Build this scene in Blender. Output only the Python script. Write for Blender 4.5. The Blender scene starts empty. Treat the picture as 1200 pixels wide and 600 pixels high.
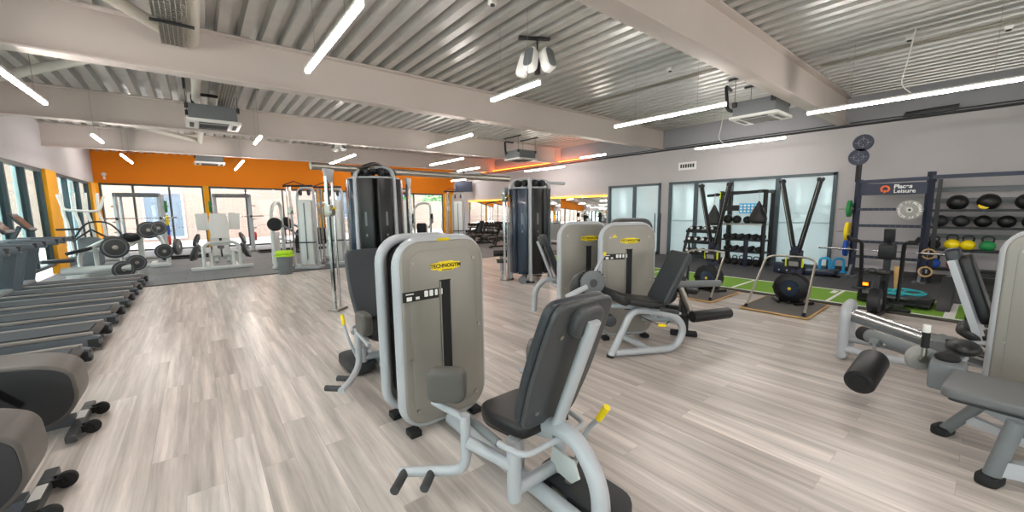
import bpy, bmesh, math, random
from mathutils import Vector as V, Matrix, Quaternion
S = bpy.context.scene
COL = S.collection
random.seed(7)
PI = math.pi
R = math.radians

# ------------------------------------------------------------------ materials
def lin(h):
    h = h.lstrip('#')
    o = []
    for i in (0, 2, 4):
        c = int(h[i:i + 2], 16) / 255
        o.append(c / 12.92 if c <= .04045 else ((c + .055) / 1.055) ** 2.4)
    return (*o, 1)

def mat(name, hexc, rough=.5, metal=0., noise=0., nscale=8., bump=0., bscale=60., coat=0., spec=None):
    m = bpy.data.materials.new(name)
    m.use_nodes = True
    nt = m.node_tree
    b = nt.nodes['Principled BSDF']
    c = lin(hexc)
    b.inputs['Base Color'].default_value = c
    b.inputs['Roughness'].default_value = rough
    b.inputs['Metallic'].default_value = metal
    if coat:
        b.inputs['Coat Weight'].default_value = coat
    if spec is not None:
        b.inputs['Specular IOR Level'].default_value = spec
    tc = nt.nodes.new('ShaderNodeTexCoord')
    if noise:
        n = nt.nodes.new('ShaderNodeTexNoise')
        n.inputs['Scale'].default_value = nscale
        n.inputs['Detail'].default_value = 4
        r = nt.nodes.new('ShaderNodeMix')
        r.data_type = 'RGBA'
        r.inputs[6].default_value = tuple(x * (1 - noise) for x in c[:3]) + (1,)
        r.inputs[7].default_value = tuple(min(1, x * (1 + noise)) for x in c[:3]) + (1,)
        nt.links.new(tc.outputs['Object'], n.inputs['Vector'])
        nt.links.new(n.outputs['Fac'], r.inputs[0])
        nt.links.new(r.outputs[2], b.inputs['Base Color'])
    if bump:
        n2 = nt.nodes.new('ShaderNodeTexNoise')
        n2.inputs['Scale'].default_value = bscale
        bp = nt.nodes.new('ShaderNodeBump')
        bp.inputs['Strength'].default_value = bump
        bp.inputs['Distance'].default_value = .01
        nt.links.new(tc.outputs['Object'], n2.inputs['Vector'])
        nt.links.new(n2.outputs['Fac'], bp.inputs['Height'])
        nt.links.new(bp.outputs['Normal'], b.inputs['Normal'])
    return m

def emit(name, hexc, strength):
    m = bpy.data.materials.new(name)
    m.use_nodes = True
    b = m.node_tree.nodes['Principled BSDF']
    b.inputs['Base Color'].default_value = lin(hexc)
    b.inputs['Emission Color'].default_value = lin(hexc)
    b.inputs['Emission Strength'].default_value = strength
    return m

M = {}
M['wall'] = mat('wall_paint', 'bab6b8', .85, noise=.03, nscale=3)
M['upper'] = mat('upper_wall_grey', '999a9f', .85, noise=.03, nscale=3)  # greyer tone for the upper right wall band and the roof
M['orange'] = mat('orange_paint', 'e88200', .8, noise=.03, nscale=2)
M['yellow_paint'] = mat('yellow_paint', 'eda60f', .7, noise=.03, nscale=3)
M['beam'] = mat('beam_paint', 'd2c8c2', .6, noise=.03, nscale=1.5)
M['deck'] = mat('galvanised_deck', 'd0cfcc', .34, .5, noise=.12, nscale=5)
M['frame'] = mat('window_frame', '47555b', .45, .1, noise=.05)
M['steel_blue'] = mat('silver_paint', 'b2b6bb', .34, .08, noise=.03, nscale=5)
M['shroud'] = mat('tower_panel', '8e8a83', .34, .22, noise=.04, nscale=3, bump=.03, bscale=300)
M['white_frame'] = mat('pale_frame', 'd3d6d4', .4, .15, noise=.03)
M['white'] = mat('white_plastic', 'e9e9e6', .45, noise=.02)
M['cream'] = mat('cream_tube', 'd9d3c8', .5, noise=.03)
M['vinyl'] = mat('black_vinyl', '161719', .42, noise=.08, nscale=20, bump=.05, bscale=250)
M['slate'] = mat('slate_vinyl', '2c3137', .42, noise=.05, nscale=12, bump=.04, bscale=300)
M['shell'] = mat('grey_shell_plastic', '3f4143', .4, noise=.05, nscale=6, bump=.03, bscale=400)
M['pad'] = mat('brown_grey_pad', '55534f', .42, noise=.05, nscale=10, bump=.05, bscale=250)
M['rubber'] = mat('black_rubber', '161719', .75, noise=.15, nscale=30)
M['grip'] = mat('grip_rubber', '37393b', .6, noise=.1, nscale=30)
M['black'] = mat('black_metal', '17181a', .4, .3, noise=.1, nscale=10)
M['navy'] = mat('navy_metal', '262c40', .45, .25, noise=.08, nscale=10)
M['blueblack'] = mat('smoked_panel', '16283e', .25, .1, noise=.1, nscale=4, coat=.4)
M['blackpanel'] = mat('charcoal_panel', '0a0b0d', .3, .05, noise=.1, nscale=4)
M['chrome'] = mat('chrome', 'c9c9c9', .16, 1., noise=.04, nscale=30)
M['zinc'] = mat('zinc', 'a9a59c', .3, .9, noise=.1, nscale=30)
M['dark'] = mat('dark_plastic', '26282b', .5, noise=.1, nscale=15)
M['greyplastic'] = mat('grey_plastic', '6f7477', .5, noise=.05, nscale=10)
M['midgrey'] = mat('treadmill_grey', '5d646b', .45, .1, noise=.05, nscale=10)
M['beigerail'] = mat('treadmill_edge', '8d8884', .45, .2, noise=.05, nscale=10)
M['taupe'] = mat('taupe_shell', '5a5754', .4, .1, noise=.05, nscale=8)
M['bench'] = mat('grey_bench_vinyl', '66686a', .5, noise=.06, nscale=14, bump=.05, bscale=300)
M['screen'] = mat('brown_reflection_screen', '38201a', .2, noise=.1, nscale=3)  # brown put into the colour for a reflection on the consoles
M['belt'] = mat('treadmill_belt', '44474c', .75, noise=.08, nscale=40)
M['yellow'] = mat('yellow_plastic', 'f4d90c', .4, noise=.03)
M['lime'] = mat('lime_plastic', 'b4e01e', .45, noise=.03)
M['neon'] = mat('neon_yellow', 'd7e60c', .45, noise=.03)
M['red'] = mat('red_plastic', 'd22a1c', .45, noise=.05)
M['blue'] = mat('blue_rubber', '1d50b0', .55, noise=.05)
M['green'] = mat('green_rubber', '1f8a4a', .55, noise=.05)
M['cyan'] = mat('sky_blue_plastic', '25a6de', .45, noise=.04)
M['teal'] = mat('teal_plastic', '2fb7c4', .45, noise=.04)
M['wood'] = mat('ring_wood', 'd2ab74', .5, noise=.15, nscale=15)
M['ply'] = mat('plywood_edge', 'cda668', .6, noise=.15, nscale=20)
M['platform'] = mat('platform_grey', '5e5b58', .8, noise=.08, nscale=12)
M['kerb'] = mat('dark_edge', '3f3b39', .7, noise=.1, nscale=15)
M['bumper'] = mat('grey_bumper_plate', '9c9b98', .6, noise=.06, nscale=15)
M['lens'] = emit('led_diffuser', 'fff7f0', 27)
M['amber'] = emit('amber_led', 'ffa810', 3)
M['amber2'] = emit('orange_led', 'ff6a10', 7)
M['orange_lamp'] = emit('orange_indicator', 'ff8010', 1.2)
M['inkwhite'] = mat('white_ink', 'efefec', .6, noise=.02)
M['ink'] = mat('black_ink', '1b1a16', .6, noise=.05)
M['orangeink'] = mat('orange_ink', 'f0692a', .5, noise=.03)
M['brick'] = None
M['trunk'] = mat('bark', '5b4c3e', .9, noise=.2, nscale=12)
M['leaf'] = mat('leaves', '5d9160', .8, noise=.3, nscale=6)
M['asphalt'] = mat('paving', 'b6b2ac', .9, noise=.08, nscale=4)
M['outgrey'] = mat('building_panel', '8c95a3', .6, noise=.06, nscale=4)
M['outglass'] = mat('building_glass', '6b7886', .1, .3, noise=.1, nscale=2)
M['fin'] = mat('teal_fin', '9fb5b6', .5, .1, noise=.05, nscale=4)

def clear_glass(name, hexc, trans=.9, rough=.02):
    m = bpy.data.materials.new(name)
    m.use_nodes = True
    nt = m.node_tree
    nt.nodes.remove(nt.nodes['Principled BSDF'])
    out = nt.nodes['Material Output']
    t = nt.nodes.new('ShaderNodeBsdfTransparent')
    t.inputs['Color'].default_value = lin(hexc)
    g = nt.nodes.new('ShaderNodeBsdfGlossy')
    g.inputs['Roughness'].default_value = rough
    mx = nt.nodes.new('ShaderNodeMixShader')
    mx.inputs[0].default_value = 1 - trans
    nt.links.new(t.outputs[0], mx.inputs[1])
    nt.links.new(g.outputs[0], mx.inputs[2])
    nt.links.new(mx.outputs[0], out.inputs[0])
    return m
M['glass'] = clear_glass('clear_glass', 'f2f6f6', .93)
M['tint'] = clear_glass('tinted_glass', 'e0eae9', .92)
M['smoked'] = clear_glass('smoked_glass', 'c2c0bc', .92)

def frosted():
    m = bpy.data.materials.new('frosted_film_glass')
    m.use_nodes = True
    nt = m.node_tree
    nt.nodes.remove(nt.nodes['Principled BSDF'])
    out = nt.nodes['Material Output']
    t = nt.nodes.new('ShaderNodeBsdfTranslucent')
    t.inputs['Color'].default_value = lin('a3adae')
    d = nt.nodes.new('ShaderNodeBsdfDiffuse')
    d.inputs['Color'].default_value = lin('ccd6d8')
    g = nt.nodes.new('ShaderNodeBsdfGlossy')
    g.inputs['Roughness'].default_value = .06
    m1 = nt.nodes.new('ShaderNodeMixShader')
    m1.inputs[0].default_value = .45
    m2 = nt.nodes.new('ShaderNodeMixShader')
    m2.inputs[0].default_value = .08
    nt.links.new(t.outputs[0], m1.inputs[1])
    nt.links.new(d.outputs[0], m1.inputs[2])
    nt.links.new(m1.outputs[0], m2.inputs[1])
    nt.links.new(g.outputs[0], m2.inputs[2])
    nt.links.new(m2.outputs[0], out.inputs[0])
    return m
M['frost'] = frosted()
mm = bpy.data.materials.new('mirror')
mm.use_nodes = True
mm.node_tree.nodes['Principled BSDF'].inputs['Base Color'].default_value = (.86, .9, .9, 1)
mm.node_tree.nodes['Principled BSDF'].inputs['Metallic'].default_value = 1
mm.node_tree.nodes['Principled BSDF'].inputs['Roughness'].default_value = .02
M['mirror'] = mm

def brickish(name, c1, c2, mortar, scale, bw, rh, ms, rough, rot=0., swap=None, grain=None, bump=0.):
    m = bpy.data.materials.new(name)
    m.use_nodes = True
    nt = m.node_tree
    b = nt.nodes['Principled BSDF']
    b.inputs['Roughness'].default_value = rough
    tc = nt.nodes.new('ShaderNodeTexCoord')
    mp = nt.nodes.new('ShaderNodeMapping')
    mp.inputs['Rotation'].default_value = swap or (0, 0, rot)
    br = nt.nodes.new('ShaderNodeTexBrick')
    br.offset = .37
    br.offset_frequency = 2
    br.inputs['Color1'].default_value = lin(c1)
    br.inputs['Color2'].default_value = lin(c2)
    br.inputs['Mortar'].default_value = lin(mortar)
    br.inputs['Scale'].default_value = scale
    br.inputs['Brick Width'].default_value = bw
    br.inputs['Row Height'].default_value = rh
    br.inputs['Mortar Size'].default_value = ms
    br.inputs['Mortar Smooth'].default_value = .1
    nt.links.new(tc.outputs['Object'], mp.inputs['Vector'])
    nt.links.new(mp.outputs['Vector'], br.inputs['Vector'])
    last = br.outputs['Color']
    if grain:
        mp2 = nt.nodes.new('ShaderNodeMapping')
        mp2.inputs['Scale'].default_value = grain
        nt.links.new(mp.outputs['Vector'], mp2.inputs['Vector'])
        # shift the grain from board to board
        ad = nt.nodes.new('ShaderNodeVectorMath')
        ad.operation = 'MULTIPLY_ADD'
        ad.inputs[1].default_value = (60, 60, 60)
        nt.links.new(br.outputs['Color'], ad.inputs[0])
        nt.links.new(mp2.outputs['Vector'], ad.inputs[2])
        for sc, lo, hi, det in ((1., .62, 1.28, 6), (.3, .72, 1.22, 2)):
            n = nt.nodes.new('ShaderNodeTexNoise')
            n.inputs['Scale'].default_value = sc
            n.inputs['Detail'].default_value = det
            n.inputs['Roughness'].default_value = .65
            n.inputs['Distortion'].default_value = .25
            nt.links.new(ad.outputs[0], n.inputs['Vector'])
            rp = nt.nodes.new('ShaderNodeMapRange')
            rp.inputs['From Min'].default_value = .28
            rp.inputs['From Max'].default_value = .72
            rp.inputs['To Min'].default_value = lo
            rp.inputs['To Max'].default_value = hi
            nt.links.new(n.outputs['Fac'], rp.inputs['Value'])
            mu = nt.nodes.new('ShaderNodeMix')
            mu.data_type = 'RGBA'
            mu.blend_type = 'MULTIPLY'
            mu.inputs[0].default_value = 1
            nt.links.new(last, mu.inputs[6])
            nt.links.new(rp.outputs[0], mu.inputs[7])
            last = mu.outputs[2]
    nt.links.new(last, b.inputs['Base Color'])
    return m
M['planks'] = brickish('wood_planks', 'd2c9c3', 'beb4ad', 'aba09a', 1, 1.5, .2, .0012, .3, rot=R(90), grain=(.9, 16, 1))
M['mat'] = brickish('rubber_tiles', '4c4d50', '444548', '2e2f31', 1, 1., 1., .006, .75)
M['matblue'] = brickish('grey_rubber_tiles', '737679', '6a6d71', '505256', 1, 1., .5, .008, .6)
M['brick'] = brickish('pale_brick', '857369', '7d6b61', '8e8079', 1, .23, .075, .01, .9, swap=(R(90), 0, 0))
M['turf'] = mat('artificial_turf', '77a634', .95, noise=.22, nscale=40, bump=.5, bscale=400)

# ------------------------------------------------------------------ mesh building
def fillet(pts, rad, n=5):
    pts = [V(p) for p in pts]
    if rad <= 0 or len(pts) < 3:
        return pts
    out = [pts[0]]
    for i in range(1, len(pts) - 1):
        a, b, c = pts[i - 1], pts[i], pts[i + 1]
        d1, d2 = (a - b), (c - b)
        r = min(rad, d1.length * .49, d2.length * .49)
        p, q = b + d1.normalized() * r, b + d2.normalized() * r
        for k in range(n + 1):
            t = k / n
            out.append(p * (1 - t) ** 2 + b * 2 * t * (1 - t) + q * t * t)
    out.append(pts[-1])
    return out

def rrect(w, h, r, n=5, cx=0, cy=0):
    o = []
    for (sx, sy, a0) in ((1, 1, 0), (-1, 1, 90), (-1, -1, 180), (1, -1, 270)):
        for k in range(n + 1):
            a = R(a0 + 90 * k / n)
            o.append((cx + sx * (w / 2 - r) + r * math.cos(a), cy + sy * (h / 2 - r) + r * math.sin(a)))
    return o

XZ = Matrix(((1, 0, 0, 0), (0, 0, -1, 0), (0, 1, 0, 0), (0, 0, 0, 1)))    # outline x,y -> x,z ; depth -> -y
YZ = Matrix(((0, 0, 1, 0), (1, 0, 0, 0), (0, 1, 0, 0), (0, 0, 0, 1)))     # outline x,y -> y,z ; depth -> +x
def T(x, y, z): return Matrix.Translation((x, y, z))
def RX(a): return Matrix.Rotation(R(a), 4, 'X')
def RY(a): return Matrix.Rotation(R(a), 4, 'Y')
def RZ(a): return Matrix.Rotation(R(a), 4, 'Z')

class B:
    def __init__(s):
        s.bm = bmesh.new()

    def _bev(s, faces, bev, seg):
        if bev > 0:
            es = set()
            for f in faces:
                for e in f.edges:
                    es.add(e)
            es = [e for e in es if len(e.link_faces) == 2 and e.calc_face_angle(0) > R(50)]
            bmesh.ops.bevel(s.bm, geom=es, offset=bev, segments=seg, affect='EDGES', profile=.6, clamp_overlap=True)

    def box(s, c, d, rot=None, bev=0, seg=2, m=None):
        mt = Matrix.Translation(c) @ (rot or Matrix()) @ Matrix.Diagonal((*d, 1))
        if m: mt = m @ mt
        r = bmesh.ops.create_cube(s.bm, size=1, matrix=mt)
        fs = set(f for v in r['verts'] for f in v.link_faces)
        s._bev(fs, bev, seg)
        return s

    def slab(s, outline, depth, m=None, bev=0, seg=2):
        m = m or Matrix()
        lo = [s.bm.verts.new(m @ V((x, y, 0))) for x, y in outline]
        hi = [s.bm.verts.new(m @ V((x, y, depth))) for x, y in outline]
        fs = [s.bm.faces.new(lo[::-1]), s.bm.faces.new(hi)]
        n = len(outline)
        for i in range(n):
            fs.append(s.bm.faces.new((lo[i], lo[(i + 1) % n], hi[(i + 1) % n], hi[i])))
        bmesh.ops.recalc_face_normals(s.bm, faces=fs)
        if bev > 0:
            es = list(fs[0].edges) + list(fs[1].edges)
            bmesh.ops.bevel(s.bm, geom=es, offset=bev, segments=seg, affect='EDGES', profile=.6, clamp_overlap=True)
        return s

    def tube(s, pts, r, seg=10, fil=0, closed=False, flat=(1, 1), up=None, r2=None, fn=5, caps=True):
        pts = fillet(pts, fil, fn) if fil else [V(p) for p in pts]
        n = len(pts)
        rings = []
        u = None
        for i in range(n):
            if closed:
                t = (pts[(i + 1) % n] - pts[i - 1])
            else:
                t = pts[min(i + 1, n - 1)] - pts[max(i - 1, 0)]
            if t.length < 1e-9: t = V((0, 0, 1))
            t.normalize()
            if u is None:
                u = V(up) if up else (V((0, 0, 1)) if abs(t.z) < .9 else V((0, 1, 0)))
            elif up:
                u = V(up)
            u = u - t * u.dot(t)
            if u.length < 1e-6: u = t.orthogonal()
            u.normalize()
            w = t.cross(u)
            rr = r if r2 is None else r + (r2 - r) * i / (n - 1)
            rings.append([s.bm.verts.new(pts[i] + u * (math.cos(2 * PI * k / seg + PI / seg) * rr * flat[0]) + w * (math.sin(2 * PI * k / seg + PI / seg) * rr * flat[1])) for k in range(seg)])
        fs = []
        for i in range(n if closed else n - 1):
            a, b = rings[i], rings[(i + 1) % n]
            for k in range(seg):
                fs.append(s.bm.faces.new((a[k], a[(k + 1) % seg], b[(k + 1) % seg], b[k])))
        if not closed and caps:
            fs.append(s.bm.faces.new(rings[0][::-1]))
            fs.append(s.bm.faces.new(rings[-1]))
        bmesh.ops.recalc_face_normals(s.bm, faces=fs)
        return s

    def bar(s, p, q, w, h=None, up=(0, 0, 1), bev=0):
        "square section bar from p to q"
        p, q = V(p), V(q)
        h = h or w
        d = q - p
        z = d.normalized()
        u = V(up)
        u = u - z * u.dot(z)
        if u.length < 1e-6: u = z.orthogonal()
        u.normalize()
        x = u.cross(z)
        m = Matrix((x, u, z)).transposed().to_4x4()
        m.translation = (p + q) / 2
        return s.box((0, 0, 0), (w, h, d.length), bev=bev, m=m)

    def cyl(s, p, q, r, r2=None, seg=20, bev=0):
        p, q = V(p), V(q)
        d = q - p
        m = Matrix.Translation((p + q) / 2) @ d.to_track_quat('Z', 'Y').to_matrix().to_4x4()
        g = bmesh.ops.create_cone(s.bm, cap_ends=True, segments=seg, radius1=r, radius2=r if r2 is None else r2, depth=d.length, matrix=m)
        if bev:
            s._bev(set(f for v in g['verts'] for f in v.link_faces), bev, 2)
        return s

    def lathe(s, prof, m=None, seg=24):
        m = m or Matrix()
        rings = []
        for r, z in prof:
            if r < 1e-6:
                rings.append([s.bm.verts.new(m @ V((0, 0, z)))])
            else:
                rings.append([s.bm.verts.new(m @ V((r * math.cos(2 * PI * k / seg), r * math.sin(2 * PI * k / seg), z))) for k in range(seg)])
        fs = []
        for a, b in zip(rings, rings[1:]):
            for k in range(seg):
                k2 = (k + 1) % seg
                if len(a) == 1 and len(b) == 1: continue
                if len(a) == 1: fs.append(s.bm.faces.new((a[0], b[k], b[k2])))
                elif len(b) == 1: fs.append(s.bm.faces.new((a[k], b[0], a[k2])))
                else: fs.append(s.bm.faces.new((a[k], b[k], b[k2], a[k2])))
        for e in (rings[0], rings[-1]):
            if len(e) > 1: fs.append(s.bm.faces.new(e))
        bmesh.ops.recalc_face_normals(s.bm, faces=fs)
        return s

    def sph(s, c, r, sc=(1, 1, 1), m=None, seg=18):
        mt = Matrix.Translation(c) @ (m or Matrix()) @ Matrix.Diagonal((r * sc[0], r * sc[1], r * sc[2], 1))
        bmesh.ops.create_uvsphere(s.bm, u_segments=seg, v_segments=max(8, seg // 2), radius=1, matrix=mt)
        return s

    def quad(s, *p):
        s.bm.faces.new([s.bm.verts.new(V(q)) for q in p])
        return s

def obj(name, b, m, parent=None, ang=40, mx=None):
    me = bpy.data.meshes.new(name)
    b.bm.normal_update()
    b.bm.to_mesh(me)
    b.bm.free()
    me.materials.append(M[m] if isinstance(m, str) else m)
    me.polygons.foreach_set('use_smooth', [True] * len(me.polygons))
    me.set_sharp_from_angle(angle=R(ang))
    o = bpy.data.objects.new(name, me)
    COL.objects.link(o)
    if parent is not None: o.parent = parent
    if mx is not None: o.matrix_basis = mx
    return o

def tag(o, label=None, cat=None, group=None, kind=None):
    if label: o['label'] = label
    if cat: o['category'] = cat
    if group: o['group'] = group
    if kind: o['kind'] = kind
    return o

def thing(name, label, cat, loc=(0, 0, 0), rz=0., group=None):
    o = bpy.data.objects.new(name, None)
    o.empty_display_size = .1
    COL.objects.link(o)
    o.location = loc
    o.rotation_euler = (0, 0, R(rz))
    return tag(o, label, cat, group)

KIDS = {}
def copy_tree(o, parent=None):
    c = o.copy()
    COL.objects.link(c)
    if parent is not None: c.parent = parent
    for ch in [x for x in COL.objects if x.parent == o]:
        copy_tree(ch, c)
    return c

def again(src, loc, rz=None, label=None, group=None):
    c = copy_tree(src)
    c.location = loc
    if rz is not None: c.rotation_euler = (0, 0, R(rz))
    if label: c['label'] = label
    if group: c['group'] = group
    return c

def struct(name, b, m, **k):
    return tag(obj(name, b, m, **k), kind='structure')

def text(name, body, size, m, parent, mx, ext=.002, align='CENTER', spacing=1., bold=0.):
    cu = bpy.data.curves.new(name, 'FONT')
    cu.body = body
    cu.size = size
    cu.extrude = ext
    cu.align_x = align
    cu.align_y = 'CENTER'
    cu.space_character = spacing
    cu.offset = bold
    tmp = bpy.data.objects.new(name, cu)
    COL.objects.link(tmp)
    me = bpy.data.meshes.new_from_object(tmp.evaluated_get(bpy.context.evaluated_depsgraph_get()))
    bpy.data.objects.remove(tmp)
    me.materials.clear()
    me.materials.append(M[m])
    o = bpy.data.objects.new(name, me)
    COL.objects.link(o)
    if parent is not None: o.parent = parent
    o.matrix_basis = mx
    return o
ORD = ['first', 'second', 'third', 'fourth', 'fifth', 'sixth', 'seventh', 'eighth', 'ninth', 'tenth', 'eleventh', 'twelfth']
# ------------------------------------------------------------------ camera
cam = bpy.data.cameras.new('camera')
cam.sensor_width = 36
cam.lens = 36 * 453.8 / 1200
cam.clip_start = .05
co = bpy.data.objects.new('camera', cam)
COL.objects.link(co)
yaw, pit, rol = R(38.886), R(7.034), R(.7525)
F = V((math.sin(yaw) * math.cos(pit), math.cos(yaw) * math.cos(pit), -math.sin(pit)))
rt = V((math.cos(yaw), -math.sin(yaw), 0))
dn = F.cross(rt)
rt, dn = rt * math.cos(rol) + dn * math.sin(rol), dn * math.cos(rol) - rt * math.sin(rol)
mw = Matrix((rt, -dn, -F)).transposed().to_4x4()
mw.translation = (0, 0, 1.75)
co.matrix_world = mw
S.camera = co

# ------------------------------------------------------------------ room shell
XL, XR, YF = -3.35, 13.1, -6.0
HC = 4.42
CL, CR = V((-3.35, 24.6, 0)), V((13.1, 22.2, 0))      # back corners
bd = (CR - CL).normalized()
bn = V((bd.y, -bd.x, 0))                               # towards the room
def bw(s, z, off=0.):
    "point on the back wall: s metres from the left corner"
    p = CL + bd * s + bn * off
    return V((p.x, p.y, z))
BL = (CR - CL).length

fl = B(); fl.quad((XL - .3, YF, 0), (XR + .3, YF, 0), (XR + .3, 25, 0), (XL - .3, 25, 0))
struct('floor', fl, 'planks')
b = B(); b.slab([(XL, 12.6), (5.2, 12.6), (5.2, 11.3), (XR, 11.3), (CR.x, CR.y), (CL.x, CL.y)], .012)
struct('floor_mat', b, 'matblue')
b = B(); b.slab([(10.0, YF), (XR, YF), (XR, 11.29), (10.0, 11.29)], .012)
struct('floor_mat', b, 'mat')
b = B(); b.box((1.0, 12.57, .008), (8.4, .07, .016)); 
struct('trim_1', b, 'kerb')
b = B(); b.box((8.53, 3.2, .012), (.12, 16, .024), bev=.004)
struct('trim_2', b, 'kerb')
t = thing('turf_track', 'bright green turf sprint strip with white lines along the grey rubber floor', 'turf', (9.3, 3.2, 0))
b = B(); b.box((0, 0, .011), (1.4, 16, .022))
obj('turf_strip', b, 'turf', t)
b = B()
b.box((-.66, 0, .024), (.05, 16, .004)); b.box((.66, 0, .024), (.05, 16, .004))
for y in (3.35, 5.5, 7.6, 1.75): b.box((0, y - 3.2, .024), (1.3, .05, .004))
b.box((0, .29 - 3.2, .024), (1.3, .12, .004))
obj('line_marking', b, 'inkwhite', t)
for n, y in (('1', 1.85), ('2', 2.72), ('3', 4.1), ('4', 6.1)):
    text('numeral', n, .42, 'inkwhite', t, T(.4, y - 3.2, .024) @ RZ(90) @ Matrix.Diagonal((1.3, 1, 1, 1)), .001, bold=.012)

# ceiling: corrugated steel deck, ribs running along the room
b = B()
prof = []
x = XL - .1
while x < XR + .3:
    prof += [(x, 0), (x + .13, 0), (x + .15, .14), (x + .26, .14)]
    x += .28
v0 = [b.bm.verts.new((px, YF, HC + pz)) for px, pz in prof]
v1 = [b.bm.verts.new((px, 25, HC + pz)) for px, pz in prof]
for i in range(len(prof) - 1):
    b.bm.faces.new((v0[i], v0[i + 1], v1[i + 1], v1[i]))
struct('ceiling', b, 'deck', ang=20)
b = B(); b.quad((XL - .5, YF - .3, HC + .3), (XR + .5, YF - .3, HC + .3), (XR + .5, 26, HC + .3), (XL - .5, 26, HC + .3))
struct('roof', b, 'upper')

# beams: I sections across the room
for yb in (-2.5, 2.5, 7.52, 12.55, 17.6):
    b = B()
    b.box((4.9, yb + .11, 3.76), (16.9, .26, .028), bev=.004)
    b.box((4.9, yb + .11, 4.40), (16.9, .26, .028), bev=.004)
    b.box((4.9, yb + .11, 4.08), (16.9, .03, .62))
    struct('ceiling_beam', b, 'beam')

# right wall with window openings
def wall_run(name, pts_solid, m):
    b = B()
    for c, d in pts_solid: b.box(c, d)
    return struct(name, b, m)
WZ = 2.58
segs = []
# (y0,y1) openings: windows 2.63..7.3 and 7.62..9.9
def rw(y0, y1, z0, z1, t=.22): segs.append(((XR + t / 2, (y0 + y1) / 2, (z0 + z1) / 2), (t, y1 - y0, z1 - z0)))
rw(YF, 2.64, 0, 3.72); rw(7.3, 7.62, 0, 3.72); rw(9.9, 23, 0, 3.72)
rw(2.64, 7.3, WZ, 3.72); rw(7.62, 9.9, WZ, 3.72)
wall_run('wall_right', segs, 'wall')
b = B(); b.box((XR + .13, (YF + 23) / 2, 4.1), (.22, 23 - YF, .76)); struct('wall_right_upper', b, 'upper')
b = B(); b.box((XR - .012, (YF + 2.6) / 2, .06), (.024, 2.6 - YF, .12)); b.box((XR - .012, 16.4, .06), (.024, 12.9, .12)); struct('baseboard_right', b, 'kerb')

def window_right(name, y0, y1, mull, z1):
    w = struct(name, B().box((XR + .02, y0 + .04, z1 / 2), (.14, .08, z1)).box((XR + .02, y1 - .04, z1 / 2), (.14, .08, z1))
               .box((XR + .02, (y0 + y1) / 2, z1 - .04), (.14, y1 - y0 - .02, .08)).box((XR + .02, (y0 + y1) / 2, .045), (.14, y1 - y0 - .02, .09)), 'frame')
    b = B()
    for y in mull: b.box((XR + .03, y, z1 / 2), (.1, .12, z1 - .1))
    tag(obj('window_mullion', b, 'frame', w), kind='structure')
    b = B(); b.box((XR + .05, (y0 + y1) / 2, z1 / 2), (.012, y1 - y0 - .1, z1 - .1))
    tag(obj('window_pane', b, 'frost', w), kind='structure')
    b = B(); b.box((XR + .043, (y0 + y1) / 2, 1.24), (.004, y1 - y0 - .12, .03))
    for z in (1.95, 1.5, .75):
        y = y0 + .12
        while y < y1 - .1: b.box((XR + .043, y, z), (.003, .022, .022)); y += .11
    tag(obj('window_film', b, 'fin', w), kind='structure')
    return w
window_right('window_1', 2.64, 7.3, (3.98, 5.25, 6.35), WZ)
window_right('window_2', 7.62, 9.9, (8.72,), WZ)

# left wall: glazing up to 3.05, yellow columns, plain wall above
b = B(); b.box((XL - .12, 9.4, 3.75), (.24, 31, 1.4)); struct('wall_left', b, 'wall')
b = B(); b.box((XL - .1, 3.5, .12), (.2, 19.2, .24)); b.box((XL - .1, 21, .12), (.2, 5.5, .24)); struct('wall_left_sill', b, 'frame')
for y0, y1 in ((17.35, 18.45), (23.6, 24.55)):
    b = B(); b.box((XL - .03, (y0 + y1) / 2, 1.53), (.16, y1 - y0, 3.06)); struct('column', b, 'yellow_paint')
def window_left(name, y0, y1, n):
    w = struct(name, B().box((XL - .08, (y0 + y1) / 2, 3.01), (.12, y1 - y0, .1)).box((XL - .08, (y0 + y1) / 2, .27), (.12, y1 - y0, .08)), 'frame')
    b = B()
    for i in range(n + 1):
        y = y0 + (y1 - y0) * i / n
        b.box((XL - .1, min(max(y, y0 + .04), y1 - .04), 1.62), (.14, .08, 2.7))
    tag(obj('window_mullion', b, 'frame', w), kind='structure')
    b = B(); b.box((XL - .1, (y0 + y1) / 2, 1.62), (.012, y1 - y0 - .05, 2.7))
    tag(obj('window_pane', b, 'tint', w), kind='structure')
window_left('window_3', -5.6, 17.35, 16)
window_left('window_4', 18.45, 23.6, 3)
# fixed vertical sun fins outside the left glazing
for i, y in enumerate([-4.5 + 1.435 * k for k in range(16)] + [19.2, 20.5, 21.8, 23.0]):
    if y > 17: pass
    b = B(); b.box((XL - .45, y, 1.65), (.1, .72, 3.2), rot=RZ(12), bev=.01)
    struct('sun_fin', b, 'fin')

# back wall: orange band over glazing
def hz(s): return 3.09 - .40 * s / BL
b = B()
b.bm.faces.new([b.bm.verts.new(p) for p in (bw(0, hz(0)), bw(BL, hz(BL)), bw(BL, HC + .25), bw(0, HC + .25))])
b.bm.faces.new([b.bm.verts.new(p) for p in (bw(0, hz(0), -.25), bw(BL, hz(BL), -.25), bw(BL, HC + .25, -.25), bw(0, HC + .25, -.25))])
b.bm.faces.new([b.bm.verts.new(p) for p in (bw(0, hz(0)), bw(BL, hz(BL)), bw(BL, hz(BL), -.25), bw(0, hz(0), -.25))])
struct('wall_back', b, 'orange')
cols = [(0, .12), (3.72, 3.93), (8.65, 8.9), (12.6, 12.85), (15.9, BL)]
for s0, s1 in cols:
    b = B()
    c = [bw(s0, 0, .02), bw(s1, 0, .02), bw(s1, 0, -.25), bw(s0, 0, -.25)]
    b.slab([(p.x, p.y) for p in c], hz(s1) + .02)
    struct('column', b, 'yellow_paint')
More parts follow.
